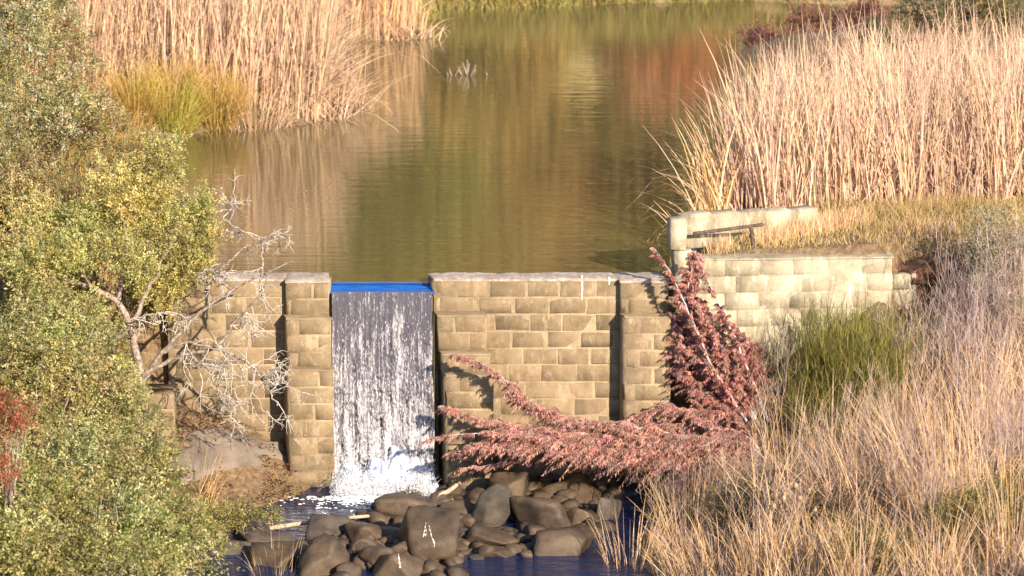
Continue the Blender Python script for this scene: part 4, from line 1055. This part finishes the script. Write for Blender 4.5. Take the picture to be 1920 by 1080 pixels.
FB = [(ty([(1440, 868), (1380, 830), (1345, 800), (1310, 785)], -1.3, -0.9), 0.014, 1.3, 0.9),
      (ty([(1440, 875), (1380, 870), (1320, 885), (1270, 905)], -1.5, -1.5), 0.014, 1.3, 0.9),
      (ty([(1440, 870), (1400, 800), (1250, 850), (1080, 830), (960, 800), (830, 762)], -1.0, -0.75), 0.022, 1, 1.0),
      (ty([(1440, 868), (1380, 830), (1200, 838), (1030, 818), (930, 808), (800, 822)], -1.1, -1.0), 0.02, 0.25, 0.7),
      (ty([(1440, 868), (1350, 850), (1180, 852), (1040, 836), (930, 826), (850, 846)], -1.3, -1.2), 0.016, 1.2, 1.0),
      (ty([(1440, 868), (1330, 868), (1180, 862), (1060, 846), (960, 838), (880, 836)], -1.4, -1.3), 0.016, 1.2, 1.0),
      (ty([(1250, 840), (1120, 810), (1000, 760), (940, 705), (900, 676), (850, 664)], -1.0, -0.68), 0.016, 1.1, 0.75),
      (ty([(1180, 830), (1080, 790), (1000, 760), (960, 745)], -0.95, -0.8), 0.012, 1.3, 0.9),
      (ty([(1440, 868), (1350, 800), (1260, 800), (1190, 790), (1120, 800), (1050, 780)], -0.8, -0.7), 0.014, 1.3, 0.9),
      (ty([(1440, 868), (1380, 780), (1300, 770), (1240, 760), (1180, 785)], -0.8, -0.7), 0.014, 1.3, 0.9),
      (ty([(1440, 868), (1390, 850), (1300, 840), (1200, 830), (1130, 850)], -1.2, -1.0), 0.014, 1.3, 1.0),
      (ty([(1440, 868), (1420, 840), (1340, 820), (1260, 825), (1170, 850)], -1.3, -1.2), 0.014, 1.3, 1.0),
      (ty([(1090, 840), (1010, 850), (930, 870), (860, 880)], -1.1, -1.0), 0.008, 0.5, 0.5)]
for q in range(24):                             # lesser boughs filling the mass
    e_ = (rng.uniform(880, 1330), rng.uniform(786, 866)); m_ = ((e_[0] + 1420) / 2, (e_[1] + 850) / 2 + rng.uniform(-14, 22)); y_ = rng.uniform(-1.35, -0.75)
    FB.append((ty([(1440, 868), (1390, 850), m_, ((m_[0] + e_[0]) / 2, (m_[1] + e_[1]) / 2 + rng.uniform(-8, 10)), e_], -1.25, y_), 0.010, 1.1, 0.9))
frond_tree('fallen_bough', at_y(1400, 860, -1.1), FB, 'withered brick pink feathery boughs sprawling along the dam foot', 'branch', 76, 0.40, RUST, 0.75, 0.02, leafL=0.048)
UB = [(ty([(1440, 790), (1385, 650), (1335, 540), (1300, 470)], -0.7, -0.35), 0.02, 0.5, 0.5),
      (ty([(1400, 790), (1330, 680), (1285, 570), (1258, 510), (1225, 465)], -0.75, -0.35), 0.02, 0.45, 0.6),
      (ty([(1400, 780), (1340, 700), (1300, 620), (1290, 520)], -0.55, -0.25), 0.014, 1.4, 1.1),
      (ty([(1400, 770), (1300, 720), (1270, 660), (1262, 590)], -0.5, -0.25), 0.014, 1.5, 1.0),
      (ty([(1410, 770), (1370, 690), (1340, 620), (1310, 560)], -0.45, -0.2), 0.014, 1.5, 1.1),
      (ty([(1420, 760), (1400, 680), (1385, 620), (1350, 590)], -0.4, -0.2), 0.014, 1.5, 1.0),
      (ty([(1400, 780), (1330, 740), (1290, 700), (1265, 690)], -0.6, -0.3), 0.014, 1.5, 0.9),
      (ty([(1300, 600), (1290, 540), (1300, 490), (1305, 470)], -0.4, -0.3), 0.01, 1.2, 0.8),
      (ty([(1425, 760), (1420, 690), (1415, 640)], -0.4, -0.3), 0.01, 1.4, 0.8),
      (ty([(1410, 770), (1400, 700), (1405, 650)], -0.4, -0.25), 0.01, 1.5, 0.9)]
for q in range(14):
    k_ = rng.random(); e_ = (1262 + 130 * k_ * rng.random() ** 0.6 + 20 * rng.random(), 500 + 150 * k_ + 60 * rng.random())
    UB.append((ty([(1420, 790), (1400 - 30 * rng.random(), 745), ((e_[0] + 1390) / 2, (e_[1] + 740) / 2 + rng.uniform(-10, 25)), e_], -0.65, rng.uniform(-0.5, -0.2)), 0.008, 1.1, 0.85))
frond_tree('withered_sapling', at_y(1420, 800, -0.7), UB, 'dense rust red withered sapling with two grey stems beside the dam end', 'tree', 80, 0.34, [(0.46, 0.28, 0.23), (0.58, 0.285, 0.235), (0.66, 0.35, 0.29), (0.50, 0.22, 0.185)], 0.9, 0.02, leafL=0.045)

# ================================================================== PLANTS: right foreground
BANK = [(1.75, -0.35), (2.3, -0.15), (4.6, 0.0), (9, 0.5), (9, -10.5), (2.2, -10.5), (1.68, -5.5), (1.45, -3.6), (1.55, -2.0), (1.6, -1.0)]
def low(B):
    ds = poly_sd(B[:, 0], B[:, 1], STREAM); near = np.exp(-((B[:, 0] - 3.4) / 1.1) ** 2 - ((B[:, 1] + 0.9) / 1.3) ** 2)
    near = np.maximum(near, 0.85 * np.exp(-((B[:, 0] - 2.1) / 0.8) ** 2 - ((B[:, 1] + 1.6) / 1.0) ** 2))
    return np.where(B[:, 1] > 0.3, 1.0, np.clip(0.45 + 0.4 * ds, 0.45, 1.0) * (1 - 0.65 * near))
def blades(name, poly, n, h0, h1, cols, label, lean=0.3, bend=0.5, w=(0.004, 0.009), S=4, hole=None, thin=None):
    B = scatter(poly, n)
    if hole is not None: B = B[~in_poly(B[:, 0], B[:, 1], np.array(hole))]
    if thin: B = B[fbm(B[:, 0] * thin[0] + 5, B[:, 1] * thin[0], thin[2]) > thin[1]]
    n = len(B); B[:, 2] -= 0.03; ac = Acc()
    cl = vnoise(B[:, 0] * 1.9, B[:, 1] * 1.9, 44)
    V, Q, _ = ribbons(B, rng.uniform(h0, h1, n) * (0.45 + 1.0 * cl) * low(B), rng.uniform(0, 6.28, n), np.abs(rng.normal(0, lean, n)), np.abs(rng.normal(0, bend, n)), rng.uniform(*w, n), S)
    c = palette(cols, n, 0.2) * (0.8 + 0.4 * vnoise(B[:, 0] * 1.1, B[:, 1] * 1.1, 46))[:, None]
    ac.add(V, Q, None, np.repeat(c, (S + 1) * 2, 0))
    return single(name, ac, M_STRAW, (B[:, 0].mean(), B[:, 1].mean(), B[:, 2].mean()), label, kind='stuff')
blades('dry_grass', BANK, 26000, 0.12, 0.45, PINKISH[:2] + [(0.46, 0.30, 0.26), (0.38, 0.25, 0.22), (0.34, 0.22, 0.17), (0.28, 0.19, 0.15), (0.20, 0.15, 0.09), (0.40, 0.28, 0.16)], 'tangled low pinkish dry grass over the near right bank', 0.6, 0.9, thin=(1.3, 0.38, 72))
tuft('grass_tuft', (4.95, 0.72, 0.4), 260, 0.15, 0.4, STRAW + GOLD, 'straw fringe overhanging the eroded soil hollow', 'grass', 0.42, 0.7, 1.0, (0.005, 0.010), az0=-1.57, azs=0.9)
blades('dry_grass', BANK, 6500, 0.5, 1.15, STRAW + GOLD + GOLD + PINKISH[:2], 'scattered taller straw stems over the near right bank', 0.46, 0.8, w=(0.005, 0.011), thin=(0.9, 0.46, 73), S=6)
blades('dry_grass', [(2.15, 0.26), (4.5, 0.36), (4.8, 0.62), (5.3, 0.62), (5.5, 0.3), (8, 0.6), (8, 3.0), (3.8, 2.6), (2.6, 1.6)], 13000, 0.08, 0.26, [(0.50, 0.36, 0.14), (0.58, 0.42, 0.19), (0.42, 0.31, 0.13)],
       'short straw grass covering the terrace above the retaining wall', 0.6, 0.7, hole=[(4.55, 0.0), (5.35, 0.0), (5.35, 0.45), (4.7, 0.5)])
blades('dry_grass', [(2.25, 0.35), (2.9, 0.55), (4.4, 1.4), (3.9, 1.8), (2.6, 0.72)], 1900, 0.2, 0.52, STRAW + GOLD, 'taller straw grass growing along the foot of the parapet', thin=(2.2, 0.45, 71))
blades('bank_grass', [(-12, 0.6), (-4.6, 0.6), (-5.2, 9.8), (-5.4, 12.4), (-12, 12.4)], 9000, 0.2, 0.55, SEDGE + [(0.26, 0.24, 0.08)], 'golden weeds covering the left bank above the pond', w=(0.006, 0.013))
blades('bank_grass', [(-12, -9), (-4.3, -9), (-3.3, -2.2), (-4.1, -0.6), (-4.6, 0.5), (-12, 0.5)], 6000, 0.15, 0.4, OL2 + SEDGE, 'low weeds beneath the bushes on the left bank')
blades('bank_grass', [(-9, 26), (-1.6, 25.9), (1, 26.6), (4.3, 27.1), (9, 26.8), (9, 30), (-9, 30)], 15000, 0.2, 0.6, [(0.20, 0.22, 0.05), (0.26, 0.23, 0.06), (0.42, 0.33, 0.10), (0.5, 0.36, 0.14)],
       'green and yellow grass fringe along the far shore', w=(0.012, 0.025))
blades('bank_grass', [(-2.2, 25.4), (-1.5, 25.3), (1, 26.0), (4.3, 26.6), (7.4, 26.2), (7.6, 26.9), (4, 27.4), (1, 26.9), (-2, 26.4)], 5200, 0.12, 0.6, [(0.22, 0.22, 0.05), (0.38, 0.31, 0.09), (0.3, 0.2, 0.08)],
       'ragged green grass along the edge of the far shore', 0.5, 0.8, w=(0.010, 0.022), thin=(1.2, 0.40, 81))
def twig_shrub(name, base, n, H, cols, label, spread=0.25, cat='shrub', lean=0.45, group=None, m=None, w0=0.009, wob=0.16):
    base = np.asarray(base, float); base[2] = float(height(base[0], base[1])); ac = Acc()
    B = base + np.stack([rng.normal(0, spread * 0.4, n), rng.normal(0, spread * 0.4, n), np.full(n, -0.05)], -1)
    p1 = add_ribbons(ac, B, H * rng.uniform(0.6, 1.1, n), rng.uniform(0, 6.28, n), np.abs(rng.normal(0, lean, n)), rng.normal(0, 0.3, n), np.full(n, w0), cols, 6, wob=wob, tip=0.4)
    lev = p1
    for (k, f_, ww) in ((6, 0.42, 0.62), (5, 0.4, 0.42)):
        nn = len(lev) * k; i_ = np.repeat(np.arange(len(lev)), k); j_ = rng.integers(2, lev.shape[1], nn)
        lev = add_ribbons(ac, lev[i_, j_], H * f_ * rng.uniform(0.4, 1.1, nn) * (1 if k == 6 else 0.5), rng.uniform(0, 6.28, nn), np.abs(rng.normal(0.55, 0.35, nn)), rng.normal(0, 0.5, nn), np.full(nn, w0 * ww), cols, 4, wob=wob, tip=0.4)
    return single(name, ac, m or M_STRAW, base, label, cat, group)
MAUVEGREY = [(0.46, 0.35, 0.33), (0.56, 0.43, 0.39), (0.36, 0.27, 0.28), (0.60, 0.45, 0.35)]
GREYPINK = [(0.48, 0.35, 0.29), (0.58, 0.43, 0.33), (0.36, 0.26, 0.24), (0.64, 0.46, 0.30)]
for (px, py, nn, H, lab) in ((1455, 850, 7, 1.0, 'bare grey twiggy sapling in front of the rust red sapling'),
                            (1770, 750, 24, 1.0, 'dense grey pink twig shrub below the eroded bank'),
                            (1870, 730, 28, 1.25, 'tall grey pink twig shrub at the right picture edge'),
                            (1690, 720, 12, 0.75, 'thin twig shrub against the end of the retaining wall'),
                            (1650, 860, 24, 0.9, 'grey twig shrub in front of the green broom'),
                            (1890, 900, 28, 1.1, 'tangled twig shrub above the yellow green weeds'),
                            (1560, 930, 28, 0.75, 'low greyish twig tangle in the middle of the near bank'),
                            (1380, 950, 24, 0.6, 'low twig tangle at the water side of the near bank'),
                            (1470, 1010, 24, 0.6, 'brown twig tangle around the seed heads'),
                            (1740, 980, 26, 0.85, 'matted twig shrub in front of the leaning golden grass'),
                            (1270, 960, 16, 0.5, 'sparse twig tangle overhanging the dark boulders'),
                            (1905, 660, 28, 1.2, 'mauve twig brush rising below the sage bush'), (1820, 680, 22, 1.0, 'tangled mauve twig brush left of the sage bush'),
                            (1835, 620, 14, 0.8, 'thin grey twig shrub leaning beside the soil hollow')):
    twig_shrub('twig_shrub', ground_hit(px, py), nn, H, MAUVEGREY if px > 1740 else GREYPINK, lab, 0.5, group='twig shrubs on the near right bank', w0=0.008, wob=0.2)
gt = [(1290, 1010, 60, 0.5, 0.95, 'pale stiff grass tuft at the bank edge by the water', None), (1180, 1070, 60, 0.5, 0.9, 'wispy pale grass tuft over the stream corner', None),
      (1480, 860, 26, 0.7, 1.1, 'orange grass stems before the bare sapling', None), (1560, 850, 44, 0.6, 1.05, 'golden stems standing before the green broom', None),
      (1720, 960, 110, 1.0, 1.6, 'long golden grass sweep leaning toward the retaining wall', 2.6), (1800, 960, 90, 0.9, 1.5, 'tall golden stems rising right of the leaning sweep', 1.9),
      (1600, 960, 60, 0.8, 1.3, 'slender golden stems arching over the low twig tangle', 2.9),
      (1900, 1040, 80, 0.7, 1.2, 'golden grass tuft in the lower right corner', None), (1430, 1078, 110, 0.4, 0.8, 'bright straw tuft at the lower edge below the seed heads', None),
      (1610, 1080, 110, 0.4, 0.85, 'bright straw tuft at the lower edge under the matted shrub', None), (1750, 1085, 100, 0.4, 0.85, 'straw tuft at the lower edge beside the yellow green weeds', None),
      (1300, 1085, 100, 0.4, 0.8, 'straw tuft leaning at the lower edge by the stream', 2.8), (1850, 800, 60, 0.8, 1.3, 'upright pale stems at the right edge among twigs', None),
      (1530, 1085, 70, 0.5, 0.9, 'thin straw tuft at the lower edge between two brighter tufts', None), (1690, 800, 50, 0.8, 1.2, 'straw stems rising above the end of the broom', None)]
for (px, py, n_, h0, h1, lab, a0) in gt:
    kw = {} if a0 is None else dict(az0=a0, azs=0.35, lean=0.5)
    tuft('grass_tuft', ground_hit(px, py), n_, h0, h1, GOLD + STRAW, lab, 'grass', 0.28, bend=0.45, w=(0.005, 0.010), group='golden grass tufts on the near right bank', S=7, **({'lean': 0.28} | kw))
# green broom, sage bush and low weeds
def broom(name, base, n, H, cols, label, spread):
    base = np.asarray(base, float); t = thing(name, base, label, 'bush'); ac = Acc()
    r = spread * np.sqrt(rng.random(n)); a_ = rng.uniform(0, 6.28, n)
    B = base + np.stack([r * np.cos(a_) * 0.6, r * np.sin(a_) * 0.6, np.full(n, -0.05)], -1)
    p = add_ribbons(ac, B, H * rng.uniform(0.5, 1.05, n), a_ + rng.normal(0, .4, n), np.abs(rng.normal(0.35, 0.25, n)), rng.normal(-0.1, 0.3, n), np.full(n, 0.007), cols, 5, tip=0.3)
    k = 9; i_ = np.repeat(np.arange(n), k); j_ = rng.integers(2, 6, n * k)
    add_ribbons(ac, p[i_, j_], H * rng.uniform(0.12, 0.3, n * k), rng.uniform(0, 6.28, n * k), np.abs(rng.normal(0.35, 0.25, n * k)), rng.normal(0, 0.3, n * k), np.full(n * k, 0.006), cols, 3, tip=0.3)
    part('spray', ac, M_LEAF, t)
    ac = Acc()
    for q in range(6): add_tube(ac, smooth_path([base, base + np.array([rng.normal(0, .15), rng.normal(0, .15), H * 0.35]), base + np.array([rng.normal(0, .3), rng.normal(0, .25), H * 0.6])], 6), np.linspace(0.014, 0.005, 6), 5)
    part('stem', ac, M_BARK, t)
GREEN = [(0.23, 0.205, 0.045), (0.32, 0.28, 0.075), (0.13, 0.135, 0.035)]
broom('broom_bush', ground_hit(1600, 775), 520, 1.15, GREEN, 'bright green broom bush in front of the pale retaining wall', 0.6)
broom('broom_bush', ground_hit(1530, 815), 170, 0.7, GREEN, 'smaller green broom sprig below the larger one', 0.4)
bush('bush', at_y(1870, 600, 0.0), [lobe(1865, 430, -0.3, 55), lobe(1915, 470, -0.5, 70), lobe(1845, 520, -0.6, 38), lobe(1890, 550, -0.8, 50)],
     'pale sage green bush right of the eroded hollow', 'bush', SAGE + [(0.48, 0.42, 0.28)], 105, 15, 0.03, 0.012, 0.16, tm=M_GREYSTEM, twig=9)
WEED = [(0.24, 0.22, 0.06), (0.32, 0.27, 0.08), (0.18, 0.165, 0.05)]
def weed(px, py, r, label, cols, dens=150):
    g = ground_hit(px, py)
    lb = [(g + np.array([dx * r, dy * r, r * 0.35]), (r * 0.6, r * 0.55, r * 0.42)) for dx, dy in ((0, 0), (0.8, 0.2), (-0.75, 0.1), (0.3, -0.7), (-0.3, 0.8))]
    bush('weed', g, lb, label, 'weed', cols, dens, 14, 0.03, 0.013, 0.14, twig=3)
weed(1850, 1010, 0.5, 'yellow green leafy weed near the lower right corner', WEED)
weed(1900, 960, 0.4, 'yellowish weed at the right edge under the twig tangle', WEED)
weed(1420, 980, 0.42, 'dull green weed under the low twig tangle', [(0.13, 0.12, 0.05), (0.20, 0.17, 0.08)])
weed(1640, 1060, 0.36, 'low olive weed between the straw tufts at the lower edge', WEED)
weed(1560, 980, 0.4, 'brownish weed in the middle of the near bank', [(0.22, 0.14, 0.09), (0.16, 0.12, 0.07)])
bush('weed', at_z(1745, 378, 0.5), [lobe(1745, 372, 3.4, 26, .6), lobe(1715, 376, 3.4, 18, .6)],
     'small bright green weed at the foot of the right reeds', 'weed', [(0.26, 0.25, 0.06), (0.2, 0.21, 0.05)], 380, 14, 0.04, 0.012, 0.14)
# seed head plant
sp = ground_hit(1490, 1020)
plant = thing('seed_head_plant', sp, 'dry branching plant with tan seed heads on the near bank', 'plant')
ac, hd = Acc(), Acc()
for (dx, hgt, dy) in ((0.0, 0.62, 0), (0.10, 0.55, .05), (-0.09, 0.5, -.05), (0.04, 0.45, .1), (-0.16, 0.4, 0), (0.15, 0.36, 0)):
    e = sp + np.array([dx * 1.4, dy, hgt]); add_tube(ac, smooth_path([sp - np.array([0, 0, .05]), sp + np.array([dx * 0.4, 0, hgt * 0.6]), e], 7), np.linspace(0.007, 0.004, 7), 4, (0.5, 0.36, 0.2))
    hd = Acc(); V = ICO3_V * np.array([0.022, 0.022, 0.03]) * (1 + 0.25 * vnoise(ICO3_V[:, 0] * 6 + 9, ICO3_V[:, 2] * 6 + 9, 5))[:, None] + e
    hd.add(V, None, ICO3_T, (0.55, 0.40, 0.22)); part('seed_head', hd, M_STRAW, plant)
part('stalk', ac, M_STRAW, plant)
